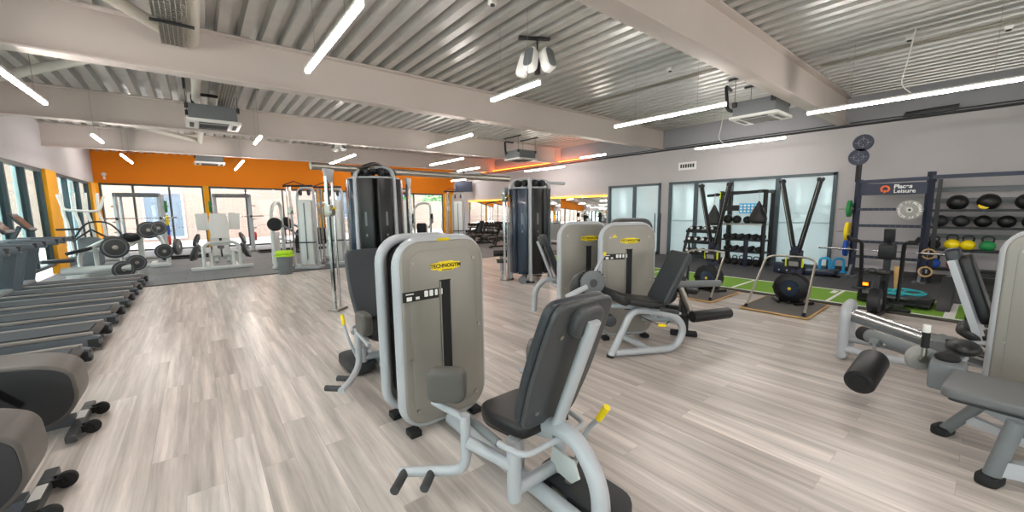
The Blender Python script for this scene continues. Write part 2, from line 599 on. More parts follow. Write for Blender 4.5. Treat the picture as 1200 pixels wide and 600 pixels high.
mull = [[1.2, 2.45], [5.4, 7.0], [10.2, 11.4], [14.0]]
for i in range(4):
    s0, s1 = cols[i][1], cols[i + 1][0]
    b = B()
    for s in [s0 + .03] + mull[i] + [s1 - .03]:
        b.bar(bw(s, 0.06, -.1), bw(s, hz(s) - .02, -.1), .07, .1, up=bn)
    b.bar(bw(s0, .06, -.1), bw(s1, .06, -.1), .08, .12, up=bn)
    b.bar(bw(s0, hz(s0) - .04, -.1), bw(s1, hz(s1) - .04, -.1), .1, .08, up=bn)
    w = struct('window_%d' % (5 + i), b, 'frame')
    b = B()
    b.bm.faces.new([b.bm.verts.new(p) for p in (bw(s0, .05, -.1), bw(s1, .05, -.1), bw(s1, hz(s1), -.1), bw(s0, hz(s0), -.1))])
    tag(obj('window_pane', b, 'glass', w), kind='structure')
    # row of small white safety dots across the glass
    b = B()
    s = s0 + .1
    while s < s1 - .05:
        for z in (1.05, 1.5):
            p = bw(s, z, -.09)
            b.box(p, (.035, .006, .035), rot=Matrix.Rotation(math.atan2(bd.y, bd.x), 4, 'Z'))
        s += .1
    tag(obj('safety_dots', b, 'white', w), kind='structure')
# front wall behind the viewpoint
b = B(); b.box((4.9, YF - .1, 3.95), (17, .2, 1.7)); b.box((4.9, YF - .1, .1), (17, .2, .2))
for x in (-3.3, 1.0, 5.2, 9.3, 13.0): b.box((x, YF - .1, 1.7), (.5, .2, 3.2))
struct('wall_front', b, 'wall')
b = B(); b.box((4.9, YF - .1, 1.65), (16.4, .012, 2.9)); w = struct('window_9', b, 'smoked')  # unseen glazing added so sky light fills the camera-facing sides
b = B()
for x in (-1.1, 3.1, 7.2, 11.2): b.box((x, YF - .1, 1.65), (.08, .12, 2.9))
tag(obj('window_mullion', b, 'frame', w), kind='structure')
# mirrors on the right wall beyond the windows
for i, (y0, y1) in enumerate(((10.0, 12.6), (12.62, 15.2), (15.22, 17.8), (17.82, 20.4))):
    b = B(); b.box((XR - .012, (y0 + y1) / 2, 1.2), (.02, y1 - y0, 1.94), bev=.003)
    tag(obj('wall_mirror', b, 'mirror'), ['wall mirror beside the frosted windows, nearest of the four mirrors', 'second wall mirror from the frosted windows', 'third wall mirror from the frosted windows', 'wall mirror farthest from the frosted windows, behind the dumbbells'][i], 'mirror', 'mirrors along the right wall')
b = B(); b.box((XR - .02, 15.2, 2.2), (.03, 10.4, .035)); 
tag(obj('led_strip', b, 'amber'), 'glowing amber light strip along the top of the wall mirrors', 'light strip')

# outside: pale brick building behind, trees and paving to the left
b = B(); b.quad((-40, -20, -.06), (60, -20, -.06), (60, 60, -.06), (-40, 60, -.06)); struct('outside_ground', b, 'asphalt')
t = thing('brick_building', 'pale pink brick building outside the back windows', 'building', (4, 33, 0))
b = B(); b.box((0, 0, 4.0), (34, .4, 8.1)); obj('brick_wall', b, 'brick', t)
for x, z in ((-5.6, 1.6), (5.6, 2.6), (9.6, 2.6)):
    b = B(); b.box((x, -.22, z), (2.0, .06, 3.0)); f = obj('window', b, 'outgrey', t)
    b = B(); b.box((x - .47, -.26, z), (.8, .02, 2.7)); b.box((x + .47, -.26, z), (.8, .02, 2.7)); obj('pane', b, 'outglass', f)
def tree(x, y, h, label):
    t = thing('tree', label, 'tree', (x, y, -.06))
    b = B(); b.tube([(0, 0, 0), (.1, 0, h * .35), (0, .1, h * .7)], .16, 8, r2=.07); obj('trunk', b, 'trunk', t)
    b = B(); rn = random.Random(int(x * 31 + y * 7))
    for k in range(260):
        a, e, r = rn.uniform(0, 2 * PI), rn.uniform(-.6, 1), rn.uniform(.5, 1)
        c = V((math.cos(a) * r * h * .26, math.sin(a) * r * h * .26, h * .62 + e * h * .33))
        d = V((rn.uniform(-1, 1), rn.uniform(-1, 1), rn.uniform(-.5, 1))).normalized()
        q = d.to_track_quat('Z', 'Y').to_matrix().to_4x4()
        b.slab([(-.26, 0), (0, -.13), (.26, 0), (0, .13)], .02, T(*c) @ q)
    obj('foliage', b, 'leaf', t)
for i, (x, y, h) in enumerate(((-9, 9, 6.5), (-10, 15, 7), (-8.5, 22, 6), (-10, 3, 6), (11.5, 28.5, 5.5), (16, 29, 6))):
    tree(x, y, h, ['leafy green tree outside the side windows by the treadmills', 'tall leafy green tree outside beyond the far treadmills', 'green tree outside the side windows near the back corner',
                   'green tree outside beside the cross trainers', 'green tree outside behind the right end of the back windows', 'leafy tree outside at the far right of the back windows'][i])

# ------------------------------------------------------------------ light
w = bpy.data.worlds.new('world')
S.world = w
w.use_nodes = True
w.node_tree.nodes['Background'].inputs[0].default_value = (.97, .98, 1, 1)
w.node_tree.nodes['Background'].inputs[1].default_value = 4.4
S.view_settings.view_transform = 'Standard'
S.view_settings.look = 'None'
S.view_settings.gamma = 1
S.view_settings.exposure = 1.45
S.view_settings.use_curve_mapping = False
S.cycles.max_bounces = 8
S.cycles.diffuse_bounces = 5
S.cycles.transparent_max_bounces = 10
S.cycles.sample_clamp_indirect = 6
S.cycles.use_denoising = True

# hanging LED battens: (x, y0, y1)
LZ = 3.4
lights = [(8.85, -.44, 2.31, 'over the air bike, largest and brightest of the ceiling battens'), (6.9, 2.91, 5.1, 'over the leg extension, hung before the near beam'), (11.5, 3.4, 5.65, 'in front of the frosted windows by the white wall vent'),
          (3.68, 3.93, 5.01, 'hung right under the triple speaker cluster'), (1.17, 3.33, 5.3, 'above the near tower, longest of the battens over the aisle'), (-1.62, 6.9, 9.07, 'over the treadmills, longest of that row'),
          (4.95, 7.51, 9.66, 'over the near cable tower, between two beams'), (6.98, 11.15, 13.46, 'before the far beam, beside the hanging television'), (9.07, 13.3, 14.96, 'below the far beam near the television'),
          (11.9, 18.8, 20.4, 'lowest looking batten, just above the television'), (11.75, 11.1, 13.54, 'over the far cable tower below the amber lit beam'), (10.2, 7.87, 8.9, 'in front of the plain wall beyond the wall vent'),
          (3.84, 12.2, 15.29, 'under the far speaker pair by the overhead crossover bar'), (-1.52, 15.65, 18.07, 'before the orange wall at its left end'), (-1.57, 12.1, 13.24, 'against the far left beam'),
          (1.33, 15.6, 18.99, 'before the orange wall beside the far air conditioner'), (1.25, 10.36, 11.55, 'beside the near air conditioner'),
          (6.0, 20.2, 22.2, 'added unseen behind the far beam, over the middle back window', 4.3), (1.6, 20.4, 22.6, 'added unseen behind the far beam, before the second yellow column', 4.3), (-2.0, 20.4, 22.6, 'added unseen behind the far beam, at the left corner', 4.3), (10.2, 19.8, 21.6, 'added unseen behind the far beam, at the right corner', 4.3),  # unseen battens added behind the beam to brighten the orange wall
          (-1.62, 4.3, 6.5, 'added unseen over the first treadmill beside the cross trainers'), (1.17, -.9, 1.3, 'added unseen over the aisle behind the nearest machine seat'),  # out-of-view battens added to lift the left floor and nearest machine
          (3.7, -1.4, .8, 'behind the camera side of the room'), (-1.6, 1.2, 3.4, 'over the cross trainers')]
for i, (x, y0, y1, d, *zz) in enumerate(lights):
    LZ = zz[0] if zz else 3.4
    t = thing('led_batten', 'slim white glowing batten light ' + d, 'ceiling light', (x, (y0 + y1) / 2, LZ), 0, 'hanging batten lights')
    L = y1 - y0
    b = B(); b.box((0, 0, .03), (.056, L, .03), bev=.006); obj('housing', b, 'white', t)
    b = B(); b.box((0, 0, -.005), (.05, L - .01, .036), bev=.01); obj('diffuser', b, 'lens', t)
    for s in (-1, 1):
        b = B(); b.tube([(0, s * L * .28, .04), (0, s * L * .28, HC - LZ + .02)], .003, 6); obj('suspension_wire', b, 'zinc', t)
b = B(); b.box((XR - .1, 14.8, 3.815), (.05, 8.0, .012)); tag(obj('ledge_light', b, 'amber2'), 'glowing orange light strip on the conduit along the far right wall', 'light strip')
# ------------------------------------------------------------------ selectorised machines
def tower(t, logo=True, placard=True, slot=(0, .42, 1.2), mx=None):
    def ob(n, b, m, p): return obj(n, b, m, p, mx=mx if p is t else None)
    W, H = .78, 1.52
    path = [(x, .085, z) for x, z in rrect(W - .08, H - .09, .19, 7, 0, .04 + (H - .0) / 2)]
    b = B(); b.tube(path, .05, 12, closed=True, flat=(1.15, .8), up=(0, 1, 0)); ob('tower_frame', b, 'steel_blue', t)
    b = B(); b.slab(rrect(W - .2, H - .2, .14, 6, 0, .07 + (H - .02) / 2), .11, T(0, .14, 0) @ XZ); ob('weight_stack_housing', b, 'dark', t)
    b = B(); b.slab(rrect(W - .075, H - .1, .16, 8, 0, .05 + (H - .01) / 2), .06, T(0, .075, 0) @ XZ, bev=.018, seg=3)
    p = ob('front_panel', b, 'shroud', t)
    b = B(); b.slab(rrect(W - .2, H - .24, .12, 8, 0, .06 + (H - .02) / 2), .012, T(0, .022, 0) @ XZ, bev=.006)
    ob('inner_panel', b, 'shroud', t)
    sx, z0, z1 = slot
    b = B(); b.slab(rrect(.098, z1 - z0 + .02, .004, 2, sx, (z0 + z1) / 2), .006, T(0, .012, 0) @ XZ); w = ob('weight_window', b, 'rubber', t)
    b = B(); b.box((sx + .044, .004, (z0 + z1) / 2), (.008, .012, z1 - z0)); b.box((sx - .044, .004, (z0 + z1) / 2), (.008, .012, z1 - z0)); ob('window_trim', b, 'shroud', w)
    for x, z in ((-.26, 1.36), (.26, 1.36), (-.3, .62), (.3, .8), (-.26, .22), (.26, .22)):
        b = B(); b.cyl((x, .014, z), (x, .002, z), .014, seg=12); ob('screw', b, 'zinc', t)
    if placard:
        b = B(); b.box((sx - .205, .008, 1.115), (.29, .006, .075), bev=.002); pl = ob('exercise_placard', b, 'ink', t)
        b = B()
        for i in range(4): b.slab(rrect(.03 if i < 2 else .022, .045, .006, 3, sx - .165 + i * .042, 1.122), .002, T(0, .005, 0) @ XZ)
        b.box((sx - .295, .004, 1.135), (.06, .002, .008)); b.box((sx - .3, .004, 1.1), (.04, .002, .03)); b.box((sx - .235, .004, 1.1), (.03, .002, .02))
        ob('placard_pictograms', b, 'inkwhite', pl)  # white pictograms and small bars printed on the placard
    if logo:
        out = [(-.125, -.02), (-.07, -.026), (-.06, -.036), (.06, -.036), (.07, -.026), (.115, -.02), (.13, .026), (.075, .03), (.06, .038), (-.05, .038), (-.07, .03), (-.13, .026)]
        b = B(); b.slab(out, .003, T(sx + .01, .009, 1.315) @ XZ); lg = ob('logo_plate', b, 'yellow', t)
        text('lettering', 'TECHNOGYM', .042, 'ink', lg, T(sx + .01, .005, 1.318) @ XZ, .001, bold=.001)
        b = B(); b.box((sx + .02, .004, 1.287), (.09, .002, .006)); ob('underline', b, 'ink', lg)
    for x in (-.28, .28):
        b = B(); b.box((x, .08, .025), (.09, .11, .05), bev=.01); ob('foot', b, 'rubber', t)

def pad_mesh(w, h, t, r, bev, m, crown=0.):
    b = B(); b.slab(rrect(w, h, r, 5), t, m, bev=bev, seg=3); return b

def seat_unit(t):
    # main frame: low beam, arch at the rear, post for the backrest
    b = B(); b.tube([(0, .0, .075), (0, -1.42, .075)], .05, 14, flat=(1, .9))
    obj('base_beam', b, 'steel_blue', t)
    b = B(); b.tube([(0, -1.1, .52), (0, -1.33, .56), (0, -1.5, .38), (0, -1.52, .0)], .048, 14, fil=.2, fn=8); obj('rear_arch', b, 'steel_blue', t)
    b = B(); b.tube([(0, -1.18, .5), (0, -1.45, 1.2)], .038, 14, flat=(.8, 1.0)); obj('back_post', b, 'steel_blue', t)
    b = B(); b.tube([(0, -.85, .07), (0, -.85, .42)], .045, 12); b.box((0, -.86, .435), (.2, .26, .03), bev=.01); b.bar((0, -.85, .42), (0, -1.2, .52), .07, .08, up=(1, 0, 0)); obj('seat_post', b, 'steel_blue', t)
    # seat: rounded trapezoid with a lip
    out = [(p.x, p.y) for p in fillet([(0, -.24, 0), (.19, -.24, 0), (.225, .1, 0), (.17, .25, 0), (-.17, .25, 0), (-.225, .1, 0), (-.19, -.24, 0), (0, -.24, 0)], .12, 5)][:-1]
    b = B(); b.slab([(x, y * .92) for x, y in out], .085, T(.01, -.9, .465) @ RX(-4), bev=.034, seg=4); obj('seat', b, 'vinyl', t)
    b = B(); b.slab([(x * .85, y * .85) for x, y in out], .03, T(0, -.87, .44) @ RX(-4), bev=.008); obj('seat_pan', b, 'dark', t)
    # backrest: pad on a shell, leaning back
    lean = T(0, -1.1, .56) @ RX(21)
    def bo(k, top):
        return [(p.x, p.y) for p in fillet([(0, 0, 0), (.2 * k, 0, 0), (.235 * k, .3, 0), (.23 * k, .62, 0), (.215 * k, top, 0), (-.215 * k, top, 0), (-.23 * k, .62, 0), (-.235 * k, .3, 0), (-.2 * k, 0, 0), (0, 0, 0)], .075, 5)][:-1]
    b = B(); b.slab(bo(1, .79), .06, lean @ T(0, 0, 0) @ XZ @ T(0, 0, -.06), bev=.028, seg=4); obj('backrest', b, 'slate', t)
    b = B(); b.slab(bo(.98, .8), .035, lean @ T(0, 0, .0) @ XZ, bev=.016, seg=3)
    b.slab(rrect(.2, .17, .06, 6, 0, .7), .075, lean @ T(0, -.01, 0) @ XZ, bev=.03, seg=3)
    sh = obj('back_shell', b, 'shell', t)
    for x, z in ((-.13, .12), (.11, .08), (-.13, .62), (.11, .6)):
        b = B(); b.cyl(lean @ V((x, -.035, z)), lean @ V((x, -.042, z)), .013, seg=10); obj('screw', b, 'zinc', sh)
    # hip-side handles
    for s in (-1, 1):
        b = B(); b.tube([(s * .02, -1.24, .5), (s * .24, -1.2, .47), (s * .27, -1.05, .47), (s * .275, -.98, .475)], .017, 10, fil=.06); h = obj('side_handle', b, 'steel_blue', t)
        b = B(); b.tube([(s * .272, -1.02, .472), (s * .285, -.72, .5)], .025, 12); obj('grip', b, 'greyplastic', h)

def abductor(t, padx=.36, pady=-.62, padz=.72, prot=0):
    tower(t)
    seat_unit(t)
    # leg arms: pivot post, arm, knee pad, foot bar with two pegs
    b = B(); b.tube([(-.18, -1.04, .16), (.2, -1.04, .16)], .04, 12); obj('cross_tube', b, 'steel_blue', t)
    for s in (-1, 1):
        b = B(); b.cyl((s * .18, -1.04, .1), (s * .18, -1.04, .47), .042, seg=18); b.cyl((s * .18, -1.04, .46), (s * .18, -1.04, .475), .03, seg=14); obj('pivot_post', b, 'steel_blue', t)
        k = T(s * .18, -1.04, 0) @ Matrix.Diagonal((s, 1, 1, 1))
        px, py = padx - .18, pady + 1.04
        A = lambda x, y, z: k @ V((x, y, z))
        b = B(); b.tube([A(0, 0, .3), A(px + .0, py - .22, .43)], .036, 12)
        b.tube([A(px, py - .2, padz - .11), A(px, py - .2, .24), A(px + .14, py + .0, .19), A(px + .27, py + .13, .17)], .03, 12, fil=.1)
        b.tube([A(px, py - .2, padz - .13), A(px + .01, py + .16, padz - .17)], .022, 10)
        a = obj('leg_arm', b, 'steel_blue', t)
        for (x, y, z) in ((px + .12, py - .01, .19), (px + .25, py + .1, .175)):
            b = B(); b.tube([A(x, y, z), A(x + .11, y - .11, z)], .027, 12, caps=True); obj('foot_peg', b, 'grip', a)
        b = B(); b.slab(rrect(.24, .215, .06, 5), .095, k @ T(px, py, padz) @ RZ(prot) @ T(-.05, 0, 0) @ YZ, bev=.035, seg=4); obj('knee_pad', b, 'pad', a)
    # range lever, bracket plates and low cover
    b = B(); b.tube([(.22, -1.12, .14), (.3, -1.16, .4), (.3, -1.27, .52)], .016, 10, fil=.08); lv = obj('range_lever', b, 'steel_blue', t)
    b = B(); b.tube([(.3, -1.25, .5), (.3, -1.31, .6)], .021, 10); obj('grip', b, 'yellow', lv)
    b = B(); b.slab([(-1.02, .16), (-1.2, .14), (-1.26, .2), (-1.22, .29), (-1.04, .3)], .012, T(.12, 0, 0) @ YZ, bev=.003); obj('bracket_plate', b, 'white_frame', t)
    b = B(); b.cyl((.15, -1.16, .075), (.15, -1.16, .1), .11, seg=24); b.cyl((.15, -1.16, .1), (.15, -1.16, .13), .03, seg=12); obj('cam_disc', b, 'zinc', t)
    b = B(); b.slab(rrect(.28, .6, .12, 5, .2, -1.22), .09, T(0, 0, .03), bev=.012); obj('base_cover', b, 'dark', t)

t = thing('hip_abductor_machine', 'nearest grey tower machine with knee pads and an empty black seat facing its panel', 'gym machine', (1.45, 2.62, 0), 0, 'grey tower machines')
abductor(t, padz=.69, prot=-48)
b = B(); b.box((.0, .03, 1.5), (.1, .004, .075), rot=RX(35)); st = obj('sticker', b, 'yellow', t)
b = B(); b.box((.0, .0275, 1.48), (.1, .004, .03), rot=RX(35)); obj('sticker_strip', b, 'inkwhite', st)
t2 = thing('hip_adductor_machine', 'grey tower machine back to back behind the nearest tower, black seat towards the treadmills', 'gym machine', (1.45, 3.13, 0), 180, 'grey tower machines')
abductor(t2, padx=.33, pady=-.48, padz=.7)

def leg_extension(t, arms=True):
    tower(t)
    cy = -.52
    # looped floor frame under the seat
    b = B(); b.tube([(-.46, cy, .0), (-.2, cy, .56), (.05, cy, .53), (.36, cy, .45), (.47, cy, .28), (.36, cy, .05), (-.4, cy, .05)], .042, 14, fil=.13, fn=6); obj('seat_frame', b, 'steel_blue', t)
    b = B(); b.tube([(-.1, -.02, .08), (.02, cy, .06)], .042, 12); obj('tie_beam', b, 'steel_blue', t)
    b = B(); b.tube([(.2, -.02, .3), (.4, cy, .4)], .04, 12); obj('tie_beam', b, 'steel_blue', t)
    b = B(); b.tube([(-.6, -.2, .46), (-.4, -.25, .55), (-.1, -.4, .56)], .03, 12, fil=.1); obj('arm_mount', b, 'steel_blue', t)
    b = B(); b.cyl((-.46, cy, 0), (-.455, cy, .03), .046, seg=16); obj('foot', b, 'rubber', t)
    cy = -.46
    b = B(); b.slab([(p.x, p.y) for p in fillet([(0, -.2, 0), (.2, -.2, 0), (.2, .2, 0), (-.2, .17, 0), (-.3, .12, 0), (-.3, -.12, 0), (-.2, -.17, 0), (0, -.2, 0)], .09, 5)][:-1], .08, T(-.05, cy, .6) @ RY(9), bev=.03, seg=4); obj('seat', b, 'vinyl', t)
    lean = T(.1, cy, .64) @ RY(27)
    b = B(); b.slab(rrect(.4, .66, .06, 5, 0, .33), .065, lean @ YZ, bev=.025, seg=4); obj('backrest', b, 'slate', t)
    b = B(); b.slab(rrect(.36, .62, .05, 4, 0, .33), .02, lean @ T(.065, 0, 0) @ YZ, bev=.006); obj('back_shell', b, 'shell', t)
    b = B(); b.bar(lean @ V((.09, 0, .5)), lean @ V((.09, 0, -.18)), .06, .05, up=(0, 1, 0)); b.bar(lean @ V((.09, 0, -.15)), (.0, cy, .56), .06, .05, up=(0, 1, 0)); obj('back_post', b, 'steel_blue', t)
    b = B(); b.tube([(.05, cy - .24, .6), (.26, cy - .25, .55)], .024, 12); obj('grip', b, 'grip', t)
    b = B(); b.tube([(.24, cy - .25, .555), (.32, cy - .2, .52)], .014, 10); obj('grip_mount', b, 'steel_blue', t)
    # cam wheel, swing arm, thigh roller and shin roller
    b = B(); b.cyl((-.58, -.26, .84), (-.58, -.18, .84), .15, seg=32, bev=.01); c = obj('cam_wheel', b, 'greyplastic', t)
    b = B(); b.cyl((-.58, -.268, .84), (-.58, -.26, .84), .05, seg=20); obj('hub', b, 'shell', c)
    b = B()
    for k in range(22):
        a = 2 * PI * k / 22; b.box((-.58 + .158 * math.cos(a), -.2, .84 + .158 * math.sin(a)), (.02, .02, .02), rot=RY(-math.degrees(a)))
    b.cyl((-.58, -.215, .84), (-.58, -.185, .84), .155, seg=30); obj('cam_teeth', b, 'rubber', c)
    b = B(); b.cyl((-.6, -.15, .74), (-.6, -.06, .74), .23, seg=36, bev=.015); obj('cam_housing', b, 'shell', t)
    b = B(); b.tube([(-.66, -.26, .8), (-.92, -.26, .68)], .034, 12); b.tube([(-.92, -.26, .68), (-.8, -.3, .6)], .022, 10); a = obj('swing_arm', b, 'steel_blue', t)
    b = B(); b.cyl((-.86, -.34, .66), (-.86, -.22, .66), .03, seg=16); obj('pivot_cap', b, 'greyplastic', a)
    b = B(); b.tube([(-.56, -.22, .95), (-.44, -.24, 1.18)], .018, 10); l = obj('range_lever', b, 'steel_blue', t)
    b = B(); b.tube([(-.44, -.24, 1.17), (-.43, -.24, 1.21)], .02, 10); obj('grip', b, 'yellow', l)
    b = B(); b.cyl((-.42, -.2, .72), (-.34, -.66, .7), .062, seg=20, bev=.02); obj('thigh_roller', b, 'vinyl', t)
    b = B(); b.cyl((-.47, -.55, .44), (-.45, -.2, .44), .068, seg=22, bev=.015); obj('shin_roller', b, 'slate', t)
    b = B(); b.bar((-.42, -.3, .47), (-.42, -.3, .32), .05, .05); obj('shin_bracket', b, 'dark', t)
    b = B(); b.tube([(-.02, -.78, .44), (.07, -.78, .43)], .017, 10); y = obj('pin_handle', b, 'yellow', t)
    b = B(); b.tube([(.06, -.78, .43), (.16, -.7, .45)], .008, 8); b.tube([(-.2, -.72, .53), (-.02, -.78, .45)], .006, 8); obj('pin_cable', b, 'dark', y)
LB = (4.28, 2.90)
t = thing('leg_extension_machine', 'grey tower machine with tilted grey backrest and round cam wheel, right of the nearest machine', 'gym machine', (*LB, 0), -30, 'grey tower machines')
leg_extension(t)
b = B(); b.slab([(-.035, 0), (.035, 0), (.0, .045)], .003, T(-.2, .009, 1.36) @ XZ); obj('warning_sticker', b, 'yellow', t)
# its partner, back to back
c30, s30 = math.cos(R(-30)), math.sin(R(-30))
def lw(x, y): return (LB[0] + x * c30 - y * s30, LB[1] + x * s30 + y * c30, 0)
t = thing('leg_press_machine', 'grey tower machine behind the cam wheel, its slim backrest showing on its left side', 'gym machine', (4.2, 3.56, 0), -27, 'grey tower machines')
tower(t, placard=False, slot=(.05, .5, 1.2))
sub = [o for o in COL.objects]
seat_unit(t)
turn = (T(4.2, 3.56, 0) @ RZ(-27)).inverted() @ T(5.52, 3.84, 0) @ RZ(-129)
sub = set(sub)
for o in [o for o in COL.objects if o not in sub and o.parent == t and o.name.startswith('base_beam')]: bpy.data.objects.remove(o)
for o in [o for o in COL.objects if o not in sub and o.parent == t]: o.matrix_basis = turn @ o.matrix_basis
# ------------------------------------------------------------------ machines at the right edge
t = thing('leg_press', 'silver leg press with a looped tube end and sloping twin chrome rails', 'gym machine', (5.5, .5, 0), 0)
b = B(); b.tube([(0, .44, .06), (0, .44, .6), (.46, .46, .6), (.46, .46, .06)], .05, 14, fil=.13, fn=7); b.tube([(0, .44, .07), (.46, .46, .07)], .05, 12); obj('end_loop', b, 'steel_blue', t)
for x, dz in ((.1, 0), (.3, .0)):
    b = B(); b.tube([(x, .4, .53 + dz), (x, -.8, .24 + dz)], .024, 12); obj('chrome_rail', b, 'chrome', t)
b = B(); b.tube([(.2, .42, .45), (.2, -.8, .17)], .035, 4); obj('rack_beam', b, 'greyplastic', t)
for x, z in ((0, .14), (.4, .16)):
    b = B(); b.tube([(x, .44, z), (x, -.9, z)], .042, 12); obj('floor_tube', b, 'steel_blue', t)
b = B(); b.box((.2, -.28, .36), (.34, .22, .08), bev=.02); b.cyl((.02, -.28, .36), (.38, -.28, .36), .045, seg=14); obj('carriage', b, 'greyplastic', t)
b = B(); b.slab(rrect(.42, .3, .1, 5), .08, T(-.1, -.5, .52) @ RX(25), bev=.03, seg=3); obj('seat', b, 'vinyl', t)
lean = T(-.1, -.52, .66) @ RX(-18) @ RY(4)
b = B(); b.slab(rrect(.32, .64, .08, 5, 0, .32), .09, lean @ XZ, bev=.03, seg=3); obj('backrest', b, 'vinyl', t)
b = B(); b.slab(rrect(.28, .18, .07, 5, 0, .62), .1, lean @ T(0, .07, 0) @ XZ, bev=.03, seg=3); obj('headrest', b, 'slate', t)
b = B(); b.bar(lean @ V((-.16, .03, .6)), lean @ V((-.16, .03, -.15)), .08, .05); b.bar(lean @ V((.1, .03, .6)), lean @ V((.1, .03, -.15)), .08, .05); obj('back_rail', b, 'steel_blue', t)
b = B(); b.tube([(-.3, -.4, .5), (-.32, -.62, .56), (-.2, -.75, .5)], .02, 10, fil=.06); h = obj('side_handle', b, 'steel_blue', t)
b = B(); b.tube([(-.3, -.33, .49), (-.3, -.52, .52)], .027, 10); obj('grip', b, 'rubber', h)
tower(t, placard=False, logo=False, mx=T(-.52, -.94, 0) @ RZ(-93))
t = thing('leg_curl_machine', 'leg curl at the right edge with a big black roller and flat grey bench', 'gym machine', (4.2, 0, 0), 0)
b = B(); b.slab(rrect(.52, 1.1, .05, 4, 0, -.5), .065, T(-.08, .06, .43) @ RZ(-4), bev=.02, seg=3); obj('bench_pad', b, 'bench', t)
b = B(); b.slab(rrect(.48, 1.05, .04, 4, 0, -.5), .02, T(-.08, .05, .41) @ RZ(-4)); obj('bench_underside', b, 'dark', t)
b = B(); b.tube([(.08, .1, .02), (-.08, -.1, .42)], .036, 12); obj('leg', b, 'greyplastic', t)
b = B(); b.tube([(-.48, -.13, .02), (-.44, -.2, .42)], .042, 12); obj('leg', b, 'greyplastic', t)
for x, y in ((.09, .1), (-.48, -.13)):
    b = B(); b.slab(rrect(.17, .1, .045, 5), .06, T(x, y, 0) @ RZ(-20), bev=.012); obj('foot', b, 'rubber', t)
b = B(); b.bar((-.47, -.14, .12), (-.2, -.95, .12), .07, .1); b.bar((.0, -.02, .2), (-.3, -.5, .2), .05, .06); obj('base_beam', b, 'steel_blue', t)
b = B(); b.tube([(.82, .7, .475), (.4, .15, .475)], .062, 18); a = obj('swing_arm', b, 'greyplastic', t)
b = B(); b.tube([(.835, .72, .475), (.79, .66, .475)], .069, 18); obj('end_cap', b, 'rubber', a)
b = B(); b.bar((.66, .6, .47), (.5, .57, .3), .075, .025, up=(0, 1, 0), bev=.005); b.cyl((.64, .62, .46), (.62, .56, .46), .035, seg=16); br = obj('roller_bracket', b, 'greyplastic', t)
b = B(); b.cyl((.62, .53, .455), (.615, .515, .455), .018, seg=12); b.cyl((.53, .55, .37), (.525, .535, .37), .014, seg=12); obj('bolt', b, 'zinc', br)
b = B(); b.cyl((.05, .595, .24), (.5, .57, .33), .108, seg=28, bev=.02); r = obj('foam_roller', b, 'vinyl', t)
b = B(); b.cyl((.045, .596, .239), (.035, .597, .237), .07, seg=24); obj('end_plate', b, 'rubber', r)
b = B(); b.cyl((.39, .3, .47), (.36, .27, .47), .1, seg=28, bev=.006); d = obj('range_disc', b, 'bumper', t)
b = B(); b.cyl((.36, .27, .47), (.34, .25, .47), .03, seg=16); obj('hub', b, 'zinc', d)
b = B(); b.tube([(.36, .26, .47), (.36, .26, .58)], .018, 10); l = obj('range_lever', b, 'zinc', t)
b = B(); b.tube([(.36, .26, .57), (.355, .26, .7)], .026, 12); obj('grip', b, 'rubber', l)
b = B(); b.tube([(.355, .26, .7), (.352, .26, .76)], .024, 12); obj('grip_tip', b, 'white', l)
b = B(); b.box((.3, .12, .4), (.24, .2, .22), bev=.03); obj('pivot_housing', b, 'greyplastic', t)
b = B(); b.sph((.33, .13, .53), .075, (1, 1, .5)); obj('pivot_cap', b, 'rubber', t)
b = B(); b.bar((.3, .12, .32), (.1, -.3, .2), .06, .08); obj('tie_beam', b, 'steel_blue', t)
b = B(); b.sph((.62, .06, .56), .15, (1, .7, .42)); obj('thigh_pad', b, 'vinyl', t)
b = B(); b.bar((.6, .05, .5), (.42, .1, .42), .05, .05); obj('thigh_pad_arm', b, 'steel_blue', t)

# ------------------------------------------------------------------ dark machine with rollers behind the leg extension
t = thing('glute_machine', 'dark framed machine with long black foam rollers behind the tilted grey backrest', 'gym machine', (5.0, 2.5, 0), 0)
b = B(); b.bar((-.15, -.02, .28), (.9, .5, .28), .08, .1); b.bar((.02, .02, .0), (.02, .02, .3), .09, .09); b.bar((.85, .45, .0), (.85, .45, .9), .09, .09); b.bar((.85, .45, .85), (.1, .1, .75), .07, .07); b.bar((.1, .1, .78), (-.1, -.05, .3), .06, .08); b.bar((.02, .02, .3), (.35, .25, .6), .06, .06); obj('frame', b, 'black', t)
for x, y in ((.02, .02), (.85, .45)):
    b = B(); b.box((x, y, .03), (.34, .13, .06), rot=RZ(-60), bev=.02); obj('foot', b, 'rubber', t)
b = B(); b.tube([(-.3, .06, 1.0), (-.1, -.14, .36)], .035, 12); b.tube([(-.1, .16, 1.05), (.05, -.05, .36)], .02, 10); obj('swing_arm', b, 'zinc', t)
b = B(); b.cyl((-.16, -.17, .33), (.4, -.4, .33), .074, seg=24, bev=.02); obj('lower_roller', b, 'vinyl', t)
b = B(); b.cyl((-.3, .0, .75), (.35, -.28, .72), .045, seg=18, bev=.015); r = obj('upper_roller', b, 'greyplastic', t)
b = B(); b.cyl((-.3, .0, .75), (-.34, .018, .752), .035, seg=14); obj('end_cap', b, 'yellow', r)
b = B(); b.slab(rrect(.4, .5, .08, 5), .08, T(.25, .25, .62) @ RX(20) @ RZ(-30), bev=.03, seg=3); obj('hip_pad', b, 'vinyl', t)
b = B(); b.cyl((-.1, .22, .55), (.0, .3, .55), .14, seg=26, bev=.01); obj('cam_wheel', b, 'dark', t)
b = B(); b.slab(rrect(.66, 1.52, .17, 7, 0, .80), .3, T(.68, 1.42, 0) @ RZ(-30) @ XZ, bev=.05, seg=3); w = obj('weight_tower', b, 'shell', t)
